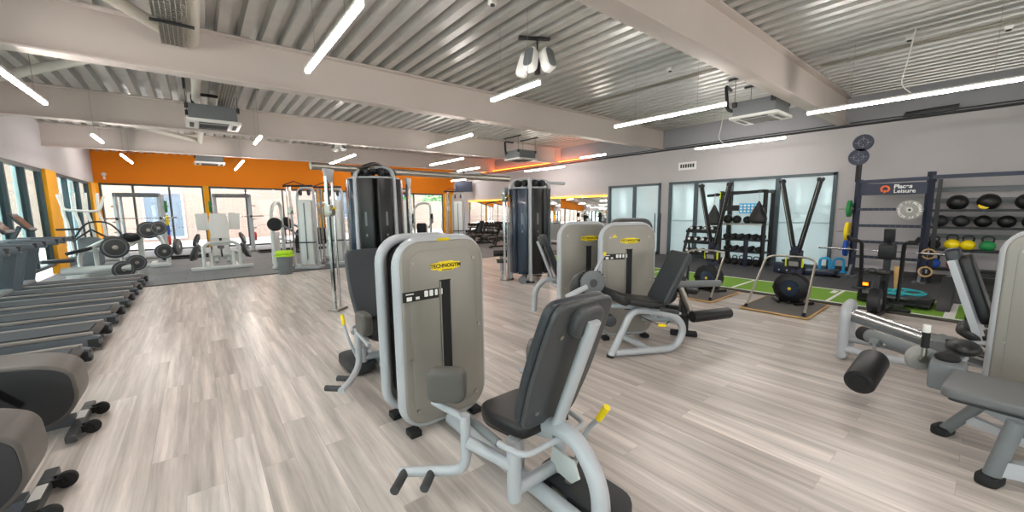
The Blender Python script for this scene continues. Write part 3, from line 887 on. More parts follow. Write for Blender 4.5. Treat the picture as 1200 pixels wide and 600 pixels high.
b = B(); b.box((.55, 1.17, .85), (.09, .02, .8), rot=RZ(-30)); obj('weight_window', b, 'rubber', w)
b = B(); b.bar((.85, .45, .12), (.7, 1.3, .12), .09, .1); obj('tie_beam', b, 'black', t)

# ------------------------------------------------------------------ cable crossover: two four-sided towers, end poles, overhead beams
def multi_tower(t, H, r0, shrouds, ups):
    for i, (a, m, w) in enumerate(shrouds):
        mx = RZ(a)
        b = B(); b.slab([(p.x, p.y) for p in fillet([(w * .6, 0, 0), (w, 0, 0), (w, -.1, 0), (w * .8, -.2, 0), (-w * .8, -.2, 0), (-w, -.1, 0), (-w, 0, 0), (-w * .6, 0, 0)], .03, 3)], H - .42, mx @ T(0, -r0 - .06, .2), bev=.01)
        s = obj('stack_shroud', b, m, t)
        b = B(); b.box((0, -r0 - .262, H * .62), (.04, .004, .26), m=mx); b.box((.0, -r0 - .262, H * .5), (.03, .004, .05), m=mx); obj('shroud_print', b, 'greyplastic', s)
        b = B(); b.box((-w * .8, -r0 - .2, H - .27), (.02, .02, .03), m=mx); obj('pull_pin', b, 'yellow', s)
        b = B(); b.box((w * .8, -r0 - .2, .5), (.02, .02, .05), m=mx); obj('pull_pin', b, 'yellow', s)
        b = B(); b.cyl(mx @ V((-.04, -r0 - .08, H - .1)), mx @ V((.04, -r0 - .08, H - .1)), .085, seg=22, bev=.01); b.box((0, -r0 + .02, H - .08), (.06, .24, .08), m=mx, bev=.01); obj('pulley', b, 'dark', t)
    for a in ups:
        u = RZ(a)
        b = B(); b.tube([u @ V((0, -r0 - .24, .0)), u @ V((0, -r0 - .22, H - .03)), u @ V((0, -.05, H))], .05, 12, fil=.22, fn=8, flat=(1, .8)); obj('upright', b, 'steel_blue', t)
        b = B(); b.box((0, -r0 - .24, .015), (.2, .14, .03), m=u, bev=.006); obj('foot_plate', b, 'black', t)
    for nm, z, r in (('top_ring', H - .2, .022), ('base_ring', .2, .03)):
        b = B(); b.tube([((r0 + .2) * math.cos(R(22.5 + 45 * k)), (r0 + .2) * math.sin(R(22.5 + 45 * k)), z) for k in range(8)], r, 8, closed=True, up=(0, 0, 1)); obj(nm, b, 'steel_blue', t)
    b = B(); b.box((0, 0, H - .06), (.4, .4, .08), bev=.02); b.box((0, 0, H / 2), (.24, .24, H - .3)); obj('core', b, 'dark', t)

def carriage_pole(t, p, ang, H, zc):
    mx = T(*p) @ RZ(ang)
    b = B(); b.bar(mx @ V((-.06, 0, 0)), mx @ V((-.06, 0, H)), .05, .05); b.tube([mx @ V((.09, 0, .0)), mx @ V((.09, 0, H - .1))], .022, 10); po = obj('pole', b, 'chrome', t)
    b = B()
    z = .15
    while z < H - .3:
        b.box((-.06, -.027, z), (.014, .004, .014), m=mx); z += .08
    obj('index_holes', b, 'ink', po)
    b = B(); b.slab([(-.13, .0), (-.05, -.22), (.05, -.22), (.13, .0)], .05, mx @ T(0, .02, H) @ XZ, bev=.008); obj('pole_bracket', b, 'steel_blue', t)
    b = B(); b.box((-.06, -.01, zc), (.1, .11, .2), m=mx, bev=.015); b.cyl(mx @ V((-.06, -.1, zc - .03)), mx @ V((-.06, -.07, zc - .03)), .055, seg=18); c = obj('pulley_carriage', b, 'zinc', t)
    b = B(); b.cyl(mx @ V((-.01, -.06, zc + .03)), mx @ V((-.01, -.1, zc + .03)), .028, seg=14); obj('knob', b, 'yellow', c)
    b = B(); b.box((.02, 0, .02), (.3, .2, .04), m=mx, bev=.008); obj('foot_plate', b, 'zinc', t)

CT = (2.78, 7.75)
t = thing('cable_crossover', 'black panelled cable tower with silver arched frame and long overhead bars, nearest of its kind', 'cable machine', (*CT, 0), 0, 'cable stations')
multi_tower(t, 2.56, .26, ((-40, 'blackpanel', .17), (2, 'blackpanel', .17), (-96, 'blueblack', .2), (58, 'blackpanel', .17), (110, 'blackpanel', .2), (165, 'blackpanel', .2), (215, 'blackpanel', .2)), (-64, 27, 135, 190))
carriage_pole(t, (1.79 - CT[0], 7.17 - CT[1], 0), 40, 2.45, 1.75)
carriage_pole(t, (3.75 - CT[0], 8.35 - CT[1], 0), 40, 2.45, 1.0)
b = B(); b.tube([(1.55 - CT[0], 7.28 - CT[1], 2.5), (-.1, -.1, 2.52)], .05, 12, flat=(1.3, .8)); b.tube([(-.1, .0, 2.52), (5.82 - CT[0], 7.28 - CT[1], 2.43)], .05, 12, flat=(1.3, .8)); obj('overhead_bar', b, 'zinc', t)
b = B(); b.tube([(-.3, -.3, 2.55), (0, -.1, 2.66), (.3, .1, 2.55)], .035, 10, fil=.15); obj('chin_bar', b, 'dark', t)
t = thing('cable_station', 'dark blue panelled cable tower standing alone beyond the leg machines', 'cable machine', (6.3, 7.1, 0), 0, 'cable stations')
multi_tower(t, 2.42, .24, ((-62, 'blueblack', .15), (-20, 'blackpanel', .15), (-105, 'blueblack', .15), (25, 'blackpanel', .15), (85, 'blackpanel', .2), (140, 'blackpanel', .2), (200, 'blackpanel', .2)), (-41, 50, 115, 229))
carriage_pole(t, (-.52, .3, 0), 20, 2.25, 2.0)
b = B(); b.tube([(.1, -.1, 2.36), (.75, -.45, 2.33)], .035, 10); obj('pull_up_handle', b, 'steel_blue', t)
b = B(); b.bar((-.3, -.15, .15), (-.55, -.35, .1), .1, .06); b.cyl((-.58, -.38, .1), (-.52, -.33, .1), .09, seg=16); obj('row_footplate', b, 'greyplastic', t)
t = thing('roller_bench', 'small black foam roller seat left of the blue cable tower', 'bench', (6.55, 8.6, 0), -35)
b = B(); b.cyl((-.22, 0, .5), (.2, 0, .5), .09, seg=20, bev=.02); obj('foam_roller', b, 'vinyl', t)
b = B(); b.slab(rrect(.3, .5, .08, 4, 0, -.35), .06, T(0, 0, .3), bev=.02); obj('seat', b, 'vinyl', t)
b = B(); b.bar((0, .05, .02), (0, .05, .5), .06, .06); b.bar((0, .1, .04), (0, -.6, .04), .06, .06); b.bar((0, -.4, .04), (0, -.4, .3), .06, .06); obj('frame', b, 'steel_blue', t)

# ------------------------------------------------------------------ pale cable columns further back
def cable_column(t, H=2.5, arms=True):
    b = B(); b.slab(rrect(.36, H - .55, .05, 4, 0, (H - .55) / 2 + .12), .22, T(0, .0, 0) @ XZ, bev=.02); s = obj('stack_shroud', b, 'white_frame', t)
    b = B(); b.box((0, -.225, H * .45), (.03, .01, H - .8)); obj('shroud_slot', b, 'greyplastic', s)
    b = B(); b.tube([(-.24, -.08, 0), (-.24, -.08, H - .25), (-.1, -.08, H - .05), (.24, -.08, H - .1), (.24, -.08, 0)], .04, 12, fil=.12); obj('frame', b, 'steel_blue', t)
    b = B(); b.box((0, -.1, .04), (.7, .5, .06), bev=.015); obj('base', b, 'steel_blue', t)
    b = B(); b.bar((-.42, -.12, 0), (-.42, -.12, H - .05), .055, .055); b.bar((-.52, -.12, 0), (-.52, -.12, H - .05), .025, .025); po = obj('pole', b, 'chrome', t)
    b = B(); b.box((-.42, -.14, 1.75), (.1, .1, .22), bev=.015); b.cyl((-.42, -.24, 1.75), (-.42, -.18, 1.75), .06, seg=16); obj('pulley_carriage', b, 'zinc', t)
    for x in (-.12, .12):
        b = B(); b.cyl((x - .02, -.12, H - .22), (x + .02, -.12, H - .22), .09, seg=18, bev=.01); obj('pulley', b, 'dark', t)
    b = B(); b.tube([(.24, -.08, H - .02), (-.6, -.14, H - .02)], .03, 10); b.tube([(.0, -.1, H + .0), (-.3, -.1, H + .12), (-.6, -.14, H)], .015, 8); obj('top_bar', b, 'dark', t)
    b = B(); b.box((.02, -.26, .8), (.5, .12, .03)); obj('shelf', b, 'dark', t)
ccs = [((2.62, 13.1), -35, 'pale cable column standing just behind the grey bin'), ((3.5, 13.35), -35, 'pale cable column seen left of the near pole, behind the bin column'),
       ((5.95, 13.7), -40, 'pale cable column right of the black panelled tower'), ((8.9, 14.7), -40, 'pale cable column below the hanging television')]
first = None
for (p, rz, lab) in ccs:
    if first is None:
        first = thing('cable_column', lab, 'cable machine', (*p, .012), rz, 'pale cable columns')
        cable_column(first)
    else:
        again(first, (*p, .012), rz, lab)
# seated machines between the columns
def lat_machine(t):
    b = B(); b.tube([(-.35, 0, 0), (-.35, 0, 1.75), (-.1, 0, 2.0), (.35, 0, 2.0), (.35, 0, 0)], .05, 12, fil=.25, fn=6); obj('frame', b, 'white_frame', t)
    b = B(); b.box((0, 0, .05), (.9, .1, .08), bev=.02); b.box((0, -.6, .05), (.1, 1.2, .08), bev=.02); obj('base', b, 'white_frame', t)
    b = B(); b.slab(rrect(.4, .4, .08, 4), .08, T(0, -.7, .45), bev=.03); obj('seat', b, 'vinyl', t)
    b = B(); b.slab(rrect(.4, .6, .08, 4, 0, .3), .08, T(0, -.48, .6) @ RX(12) @ XZ, bev=.03); obj('backrest', b, 'vinyl', t)
    b = B(); b.bar((0, -.7, .05), (0, -.7, .46), .07, .07); b.bar((0, -.4, .8), (0, 0, .9), .06, .06); obj('seat_post', b, 'white_frame', t)
    b = B(); b.slab(rrect(.44, 1.0, .06, 4, 0, .6), .1, T(0, .14, 0) @ XZ, bev=.03); obj('side_shield', b, 'white', t)
    for s in (-1, 1):
        b = B(); b.tube([(s * .4, 0, 1.5), (s * .42, -.5, 1.2), (s * .3, -.7, 1.0)], .03, 10, fil=.1); a = obj('lever_arm', b, 'greyplastic', t)
        b = B(); b.cyl((s * .36, -.1, 1.35), (s * .46, -.1, 1.35), .2, seg=24, bev=.02); obj('weight_plate', b, 'rubber', a)
fm = None
for p, rz, lab in (((3.4, 15.0), -20, 'pale seated press machine between the two left cable columns'), ((7.5, 15.4), -30, 'pale arched press machine right of the black panelled tower'), ((1.9, 13.9), 60, 'white seated machine behind the grey bin')):
    if fm is None:
        fm = thing('press_machine', lab, 'gym machine', (*p, .012), rz, 'pale press machines'); lat_machine(fm)
    else: again(fm, (*p, .012), rz, lab)
# bin
t = thing('waste_bin', 'grey waste bin with a lime green lid on the wood floor', 'bin', (1.8, 12.35, 0), -30)
b = B(); b.lathe([(.15, 0), (.155, .005), (.2, .5)], Matrix.Diagonal((1.05, .8, 1, 1)), 4 * 8); obj('body', b, 'greyplastic', t)
b = B(); b.slab(rrect(.44, .34, .06, 5), .04, T(0, 0, .5), bev=.01); b.slab(rrect(.4, .3, .08, 5), .13, T(0, 0, .535), bev=.05, seg=3); obj('lid', b, 'lime', t)
# ------------------------------------------------------------------ treadmills along the side windows (running end at x=-1.1)
def treadmill(t):
    b = B()
    b.slab([(-.98, .1), (.9, .1), (1.0, .14), (1.03, .2), (.98, .235), (-.9, .26), (-1.0, .22)], .62, T(0, .31, 0) @ XZ, bev=.008)
    obj('deck', b, 'dark', t)
    b = B(); b.box((.0, 0, .255), (1.9, .5, .012), rot=RY(.6)); obj('belt', b, 'belt', t)
    b = B(); b.cyl((.96, -.3, .19), (.96, .3, .19), .04, seg=18); obj('rear_roller', b, 'rubber', t)
    for s in (-1, 1):
        b = B(); b.slab([(-.98, .22), (.97, .215), (1.06, .19), (1.08, .12), (1.05, .05), (.95, .035), (-.98, .09)], .11, T(0, s * .37 + .055, 0) @ XZ, bev=.02); r = obj('side_rail', b, 'midgrey', t)
        b = B(); b.box((0.05, s * .37, .24), (1.9, .085, .035), rot=RY(.4), bev=.012); obj('foot_rail', b, 'beigerail', r)
        b = B(); b.box((1.0, s * .37, .115), (.15, .112, .155), bev=.03); obj('end_cap', b, 'dark', r)
        b = B(); b.box((.93, s * .33, .01), (.1, .1, .05)); b.box((-.8, s * .33, .03), (.1, .1, .07)); obj('foot', b, 'rubber', r)
    b = B(); b.slab(rrect(.5, .86, .12, 5), .2, T(-.98, 0, .12) , bev=.05, seg=3); obj('motor_cover', b, 'greyplastic', t)
    for s in (-1, 1):
        b = B(); b.slab([(-1.05, .2), (-.78, .2), (-.6, 1.12), (-.78, 1.16)], .07, T(0, s * .4 + .035, 0) @ XZ, bev=.02); obj('upright', b, 'midgrey', t)
        b = B(); b.box((-.5, s * .41, 1.19), (.86, .075, .11), rot=RY(1.5), bev=.03); h = obj('handrail', b, 'midgrey', t)
        b = B(); b.box((-.1, s * .41, 1.2), (.06, .077, .112), bev=.03); obj('end_cap', b, 'dark', h)
    b = B(); b.box((-.86, 0, 1.18), (.3, .8, .1), bev=.03); obj('console_bridge', b, 'midgrey', t)
    sc = T(-.72, 0, 1.58) @ RY(56)
    b = B(); b.box((0, 0, 0), (.44, .5, .045), m=sc, bev=.02); c = obj('console', b, 'dark', t)
    b = B(); b.box((0, 0, .024), (.3, .42, .006), m=sc); obj('screen', b, 'screen', c)
    b = B(); b.box((.19, 0, .03), (.06, .46, .03), m=sc, bev=.01); obj('button_bar', b, 'greyplastic', c)
    b = B(); b.bar((-.9, 0, 1.2), (-.76, 0, 1.5), .1, .06); obj('console_neck', b, 'midgrey', t)
tl = ['treadmill nearest the cross trainers, first of the window row', 'second treadmill from the cross trainers in the window row', 'third treadmill from the cross trainers in the window row',
      'fourth treadmill from the cross trainers in the window row', 'fifth treadmill from the cross trainers in the window row', 'treadmill farthest from the cross trainers, beside the plate loaded machines']
tm = None
for i in range(6):
    y = 6.15 + 1.35 * i
    if tm is None:
        tm = thing('treadmill', tl[0], 'treadmill', (-2.17, y, 0), 0, 'treadmills along the windows'); treadmill(tm)
    else: again(tm, (-2.17, y, 0), 0, tl[i])

# ------------------------------------------------------------------ cross trainers (rear flywheel housings towards the aisle)
def cross_trainer(t):
    out = [(p.x, p.y) for p in fillet([(-1.0, .12, 0), (.0, .12, 0), (.13, .28, 0), (.11, .54, 0), (-.02, .615, 0), (-.35, .67, 0), (-1.0, .74, 0), (-1.4, .55, 0), (-1.4, .2, 0), (-1.0, .12, 0)], .12, 6)]
    b = B(); b.slab(out, .40, T(0, .2, 0) @ XZ, bev=.03, seg=4); h = obj('flywheel_housing', b, 'taupe', t)
    o2 = [(-.64 + (x + .64) * .975, .41 + (y - .41) * .91) for x, y in out]
    for s in (-1, 1):
        b = B(); b.slab(o2, .015, T(0, s * .2 + .0075, 0) @ XZ, bev=.004); p = obj('side_panel', b, 'dark', h)
        b = B(); b.cyl((-.78, s * .206, .41), (-.78, s * .216, .41), .25, seg=40, bev=.004); b.slab([(-.3, .5), (-.28, .55), (-.14, .36), (-.17, .33)], .006, T(0, s * .21 + .003, 0) @ XZ); obj('panel_inlay', b, 'blackpanel', p)
    b = B(); b.bar((-2.1, 0, .08), (.05, 0, .08), .1, .07); obj('base_rail', b, 'midgrey', t)
    b = B(); b.bar((.08, -.36, .055), (.08, .36, .055), .07, .06, bev=.015); br = obj('rear_stabiliser', b, 'shell', t)
    b = B(); b.box((.08, .05, .088), (.05, .16, .008)); obj('warning_sticker', b, 'inkwhite', br)
    for s in (-1, 1):
        b = B(); b.cyl((.17, s * .19 - .02, .055), (.17, s * .19 + .02, .055), .052, seg=22, bev=.01); w = obj('transport_wheel', b, 'rubber', t)
        b = B(); b.bar((.07, s * .19 - .03, .06), (.17, s * .19 - .03, .06), .014, .05); b.bar((.07, s * .19 + .03, .06), (.17, s * .19 + .03, .06), .014, .05); b.cyl((.17, s * .19 - .04, .055), (.17, s * .19 + .04, .055), .014, seg=10); obj('wheel_fork', b, 'black', w)
        b = B(); b.box((-1.2, s * .3, .36), (.36, .16, .05), bev=.02); b.bar((-1.2, s * .3, .34), (-1.95, s * .3, .5), .05, .06); obj('pedal', b, 'dark', t)
        b = B(); b.tube([(-2.0, s * .3, .45), (-1.95, s * .32, 1.0), (-1.75, s * .3, 1.5)], .025, 10, fil=.2); obj('arm_lever', b, 'midgrey', t)
    b = B(); b.bar((-2.05, 0, .1), (-1.95, 0, 1.4), .12, .1); obj('console_post', b, 'midgrey', t)
    b = B(); b.box((-1.9, 0, 1.5), (.06, .46, .34), rot=RY(-20), bev=.02); obj('console', b, 'dark', t)
c0 = thing('cross_trainer', 'dark rounded cross trainer flywheel housing next to the first treadmill', 'cross trainer', (-.97, 4.6, 0), 0, 'cross trainers')
cross_trainer(c0)
again(c0, (-.97, 3.42, 0), 0, 'dark rounded cross trainer nearest the camera, only its rear corner in view')

# ------------------------------------------------------------------ machines in the back left corner
def disc(b, c, axis, r, w, seg=28):
    a = V(axis).normalized() * w / 2
    c = V(c)
    b.cyl(c - a, c + a, r, seg=seg, bev=min(.015, w * .3))
def plate(parent, c, axis, r=.22, w=.05, m='rubber'):
    a = V(axis).normalized()
    b = B(); disc(b, c, axis, r, w); disc(b, c, axis, r * .55, w * .5); p = obj('weight_plate', b, 'shell', parent)
    b = B(); disc(b, V(c) + a * w * .2, axis, r * .22, w * .9, 16); obj('hub', b, 'zinc', p)
    b = B()
    u = a.orthogonal().normalized(); v = a.cross(u)
    pts = [V(c) + (u * math.cos(2 * PI * k / 28) + v * math.sin(2 * PI * k / 28)) * r * .78 for k in range(28)]
    b.tube([q + a * w * .5 for q in pts], r * .06, 6, closed=True); b.tube([q - a * w * .5 for q in pts], r * .06, 6, closed=True); obj('rim', b, 'greyplastic', p)
    return p
t = thing('plate_loaded_row', 'low plate loaded machine with big discs just beyond the last treadmill', 'gym machine', (-1.95, 15.2, .012), 0)
b = B(); b.tube([(-.9, -.2, .25), (.4, -.2, .25)], .1, 14); b.bar((-.9, .2, .06), (.5, .2, .06), .12, .1); b.bar((-.5, -.5, .06), (-.5, .7, .06), .1, .1); obj('base_frame', b, 'white_frame', t)
b = B(); b.tube([(-.6, .1, .1), (-.6, .1, .7), (-.1, .2, 1.0)], .05, 12, fil=.2); b.tube([(.2, .2, .1), (.2, .2, .8)], .05, 12); b.tube([(-.3, .2, .1), (-.3, .2, .8)], .05, 12); b.tube([(-.6, .3, .75), (.3, .3, .75)], .05, 12); obj('upper_frame', b, 'white_frame', t)
b = B(); b.slab(rrect(.5, .32, .08, 4), .09, T(-.55, -.05, .72) @ RY(-15), bev=.03); obj('chest_pad', b, 'vinyl', t)
b = B(); b.slab(rrect(.6, .3, .08, 4), .09, T(-.9, -.3, .5), bev=.03); obj('seat', b, 'slate', t)
plate(t, (.1, .05, .8), (.25, -1, 0), .3, .07); plate(t, (.0, .55, .85), (.25, -1, 0), .26, .07); plate(t, (.25, -.25, .2), (.3, -1, 0), .24, .07); plate(t, (.5, -.05, .35), (.3, -1, 0), .22, .1)
t = thing('plate_loaded_press', 'pale plate loaded press machine with curved lever arms and stacked discs, left of the rack', 'gym machine', (-1.35, 17.1, .012), 0)
b = B(); b.box((-.05, 0, .06), (1.2, .14, .1), bev=.02); b.box((.1, .4, .06), (.14, 1.0, .1), bev=.02); b.box((.3, -.3, .06), (.5, .14, .1), bev=.02); obj('base_frame', b, 'white_frame', t)
b = B(); b.tube([(-.15, .2, .1), (-.15, .2, 1.15)], .08, 12); b.tube([(-.1, .2, 1.1), (.3, .0, 1.05), (.5, -.1, .5), (.5, -.1, .1)], .06, 12, fil=.2); obj('upright', b, 'white_frame', t)
b = B(); b.tube([(-.75, -.1, .75), (-.3, -.1, .72), (-.05, -.1, 1.15), (.25, -.1, 1.2)], .06, 12, fil=.2); obj('lever_arm', b, 'white_frame', t)
b = B(); b.sph((-.35, -.1, .98), .26, (1, .6, .6)); obj('shoulder_pad', b, 'vinyl', t)
plate(t, (.1, -.25, 1.2), (.25, -1, 0), .27, .08); plate(t, (.34, -.2, 1.25), (.25, -1, 0), .22, .08); plate(t, (.42, -.3, .5), (.25, -1, 0), .24, .08); plate(t, (.75, .0, .6), (1, -.3, 0), .27, .1)
t = thing('stepmill_elliptical', 'elliptical trainer with tall white curved grips before the corner side window', 'elliptical', (-2.55, 16.9, .012), 0)
b = B(); b.box((0, 0, .12), (.9, .6, .2), bev=.06); b.slab(rrect(.5, .9, .15, 5, 0, .6), .3, T(0, .15, 0) @ XZ, bev=.05); obj('body', b, 'greyplastic', t)
for i, x in enumerate((-.34, -.1, .14, .38)):
    b = B(); b.tube([(x, -.1 + .05 * i, .5), (x - .05, -.05, 1.5), (x - .12, 0, 1.75), (x - .1, 0, 2.35)], .035, 10, fil=.2); obj('hand_grip', b, 'white', t)
b = B(); b.tube([(-.5, -.1, 2.3), (-.42, -.1, 1.85), (.3, -.1, 1.8), (.42, -.1, 2.25)], .035, 10, fil=.15); obj('cross_grip', b, 'white', t)
b = B(); b.tube([(-.3, -.2, 1.0), (.0, -.2, 1.5), (.45, -.2, 1.5), (.75, -.3, 1.1), (.6, -.3, .6)], .025, 10, fil=.2); obj('black_rail', b, 'dark', t)
b = B(); b.tube([(-.3, -.3, .95), (.1, -.3, 1.28), (.5, -.3, .95)], .03, 8); b.box((-.35, -.2, 1.3), (.5, .12, .06), bev=.02); obj('console', b, 'dark', t)

# ------------------------------------------------------------------ racks before the back windows
def rack(t, W=1.25, H=2.5, D=.9):
    for s in (-1, 1):
        for y in (0, D):
            b = B(); b.bar((s * W / 2, y, 0), (s * W / 2, y, H), .12 if y == 0 else .08, .08); obj('post', b, 'steel_blue', t)
        b = B(); b.bar((s * W / 2, 0, .05), (s * W / 2, D, .05), .08, .08); b.bar((s * W / 2, 0, H - .05), (s * W / 2, D, H - .05), .08, .08); obj('side_rail', b, 'steel_blue', t)
        for z in (1.0, 1.4, 2.0):
            b = B(); b.cyl((s * W / 2, .5, z), (s * (W / 2 + .22), .5, z), .025, seg=10); obj('plate_horn', b, 'zinc', t)
    b = B(); b.box((0, 0, H - .06), (W + .1, .12, .16), bev=.02); obj('top_beam', b, 'greyplastic', t)
    b = B(); b.box((0, D, H - .06), (W, .1, .12)); obj('rear_beam', b, 'greyplastic', t)
    for s in (-1, 1):
        b = B(); b.box((s * W / 2, -.09, 1.5), (.06, .1, .05)); b.box((s * W / 2, -.13, 1.54), (.06, .02, .08)); obj('bar_hook', b, 'dark', t)
    b = B(); b.slab(rrect(W + 1.1, .7, .03, 3), .03, T(0, -.5, 0)); obj('platform', b, 'platform', t)
r1 = thing('power_rack', 'tall grey power rack before the back window, left of the first yellow column', 'power rack', (-1.75, 21.0, .012), -3, 'power racks')
rack(r1)
r2 = again(r1, (1.25, 21.0, .012), -3, 'tall grey power rack behind the pale leg press')
PL = [('green', 1.98, .24), ('yellow', 1.42, .22), ('blue', 1.02, .21), ('red', .6, .2)]
for base, who in (((-1.75, 21.0), 'left rack'), ((1.25, 21.0), 'rack behind the leg press')):
    for m, z, r in PL:
        if who != 'left rack' and m != 'green' and m != 'red': continue
        sx = 1 if who == 'left rack' or m == 'red' else -1
        g = thing('weight_plate', m + ' weight plate stored on the side of the ' + ('power rack left of the yellow column' if who == 'left rack' else 'power rack behind the pale leg press'), 'weight plate', (base[0] + sx * .78, base[1] + .5, z + .012), 0, 'coloured rack plates')
        b = B(); b.cyl((-.04, 0, 0), (.04, 0, 0), r, seg=26, bev=.02); obj('disc', b, m, g)
        b = B(); b.cyl((-.045, 0, 0), (.045, 0, 0), .05, seg=16); obj('hub', b, 'zinc', g)
def barbell(name, lab, p, rz, L=2.1, group=None, slope=0):
    t = thing(name, lab, 'barbell', p, rz, group)
    b = B(); b.cyl((-L / 2, 0, 0), (L / 2, 0, slope), .014, seg=12); obj('shaft', b, 'chrome', t)
    for s in (-1, 1):
        b = B(); z = slope * (.5 + s * .5); b.cyl((s * (L / 2 - .42), 0, z), (s * L / 2, 0, z), .025, seg=14); b.cyl((s * (L / 2 - .43), 0, z), (s * (L / 2 - .4), 0, z), .038, seg=14); obj('sleeve', b, 'chrome', t)
    return t
barbell('barbell', 'chrome barbell racked across the left power rack', (-1.755, 20.9, 1.552), -3, 2.2, 'racked barbells')
barbell('barbell', 'chrome barbell racked across the power rack behind the leg press', (1.245, 20.9, 1.552), -3, 2.2, 'racked barbells')
def low_bench(t):
    b = B(); b.box((0, 0, .03), (1.6, .55, .06), bev=.02); obj('base', b, 'dark', t)
    b = B(); b.slab(rrect(1.6, .3, .05, 4), .07, T(0, 0, .06), bev=.02); obj('pad', b, 'vinyl', t)
l0 = thing('low_step', 'long low black step on the mat in front of the left power rack', 'step', (-.35, 19.4, .012), 5, 'low black steps'); low_bench(l0)
again(l0, (2.7, 19.6, .012), 5, 'long low black step on the mat right of the leg press')

# ------------------------------------------------------------------ plate loaded leg press facing the aisle
t = thing('plate_leg_press', 'pale plate loaded leg press with white shield panel and tilted discs, facing the aisle', 'gym machine', (.5, 14.9, .012), 0)
b = B(); b.box((0, -.1, .05), (1.55, .2, .1), bev=.03); b.box((-.35, .7, .05), (.12, 1.6, .1), bev=.02); b.box((.35, .7, .05), (.12, 1.6, .1), bev=.02); obj('base_frame', b, 'white_frame', t)
b = B(); b.tube([(-.45, -.05, .08), (-.45, -.05, .7), (-.3, -.05, .82), (.3, -.05, .82), (.45, -.05, .7), (.45, -.05, .08)], .05, 12, fil=.15); b.tube([(-.28, .0, .08), (-.28, .05, .5)], .05, 12); b.tube([(.28, .0, .08), (.28, .05, .5)], .05, 12); obj('front_loop', b, 'white_frame', t)
b = B(); b.slab([(-.22, 0), (.22, 0), (.26, .4), (.2, .78), (-.2, .78), (-.26, .4)], .05, T(0, .2, .92) @ RX(-8) @ XZ, bev=.02); obj('shield_panel', b, 'white', t)
b = B(); b.box((0, .2, .85), (.5, .06, .3), rot=RX(-8), bev=.02); s = obj('lower_panel', b, 'white_frame', t)
b = B(); b.box((-.0, .165, .88), (.07, .02, .12)); obj('latch', b, 'dark', s)
for s in (-1, 1):
    b = B(); b.box((s * .4, .3, 1.45), (.3, .05, .52), rot=RY(s * 3), bev=.05); obj('wing_panel', b, 'white', t)
    b = B(); b.tube([(s * .15, .1, .2), (s * .15, .6, .75)], .06, 10); b.cyl((s * .13, .12, .35), (s * .13, .3, .55), .11, seg=18); obj('guide_cylinder', b, 'white_frame', t)
    b = B(); b.bar((s * .42, .3, .55), (s * .62, .25, .85), .1, .06); b.cyl((s * .35, .3, .5), (s * .75, .2, .5), .035, seg=12); obj('weight_horn', b, 'white_frame', t)
    for k, (x, z, r) in enumerate(((.6, .52, .24), (.67, .5, .24), (.58, .9, .2))): plate(t, (s * x, .25, z), (1, -.25, s * .35), r, .06)
b = B(); b.slab(rrect(.5, .7, .06, 4), .1, T(0, .9, .45) @ RX(25), bev=.03); obj('seat', b, 'vinyl', t)
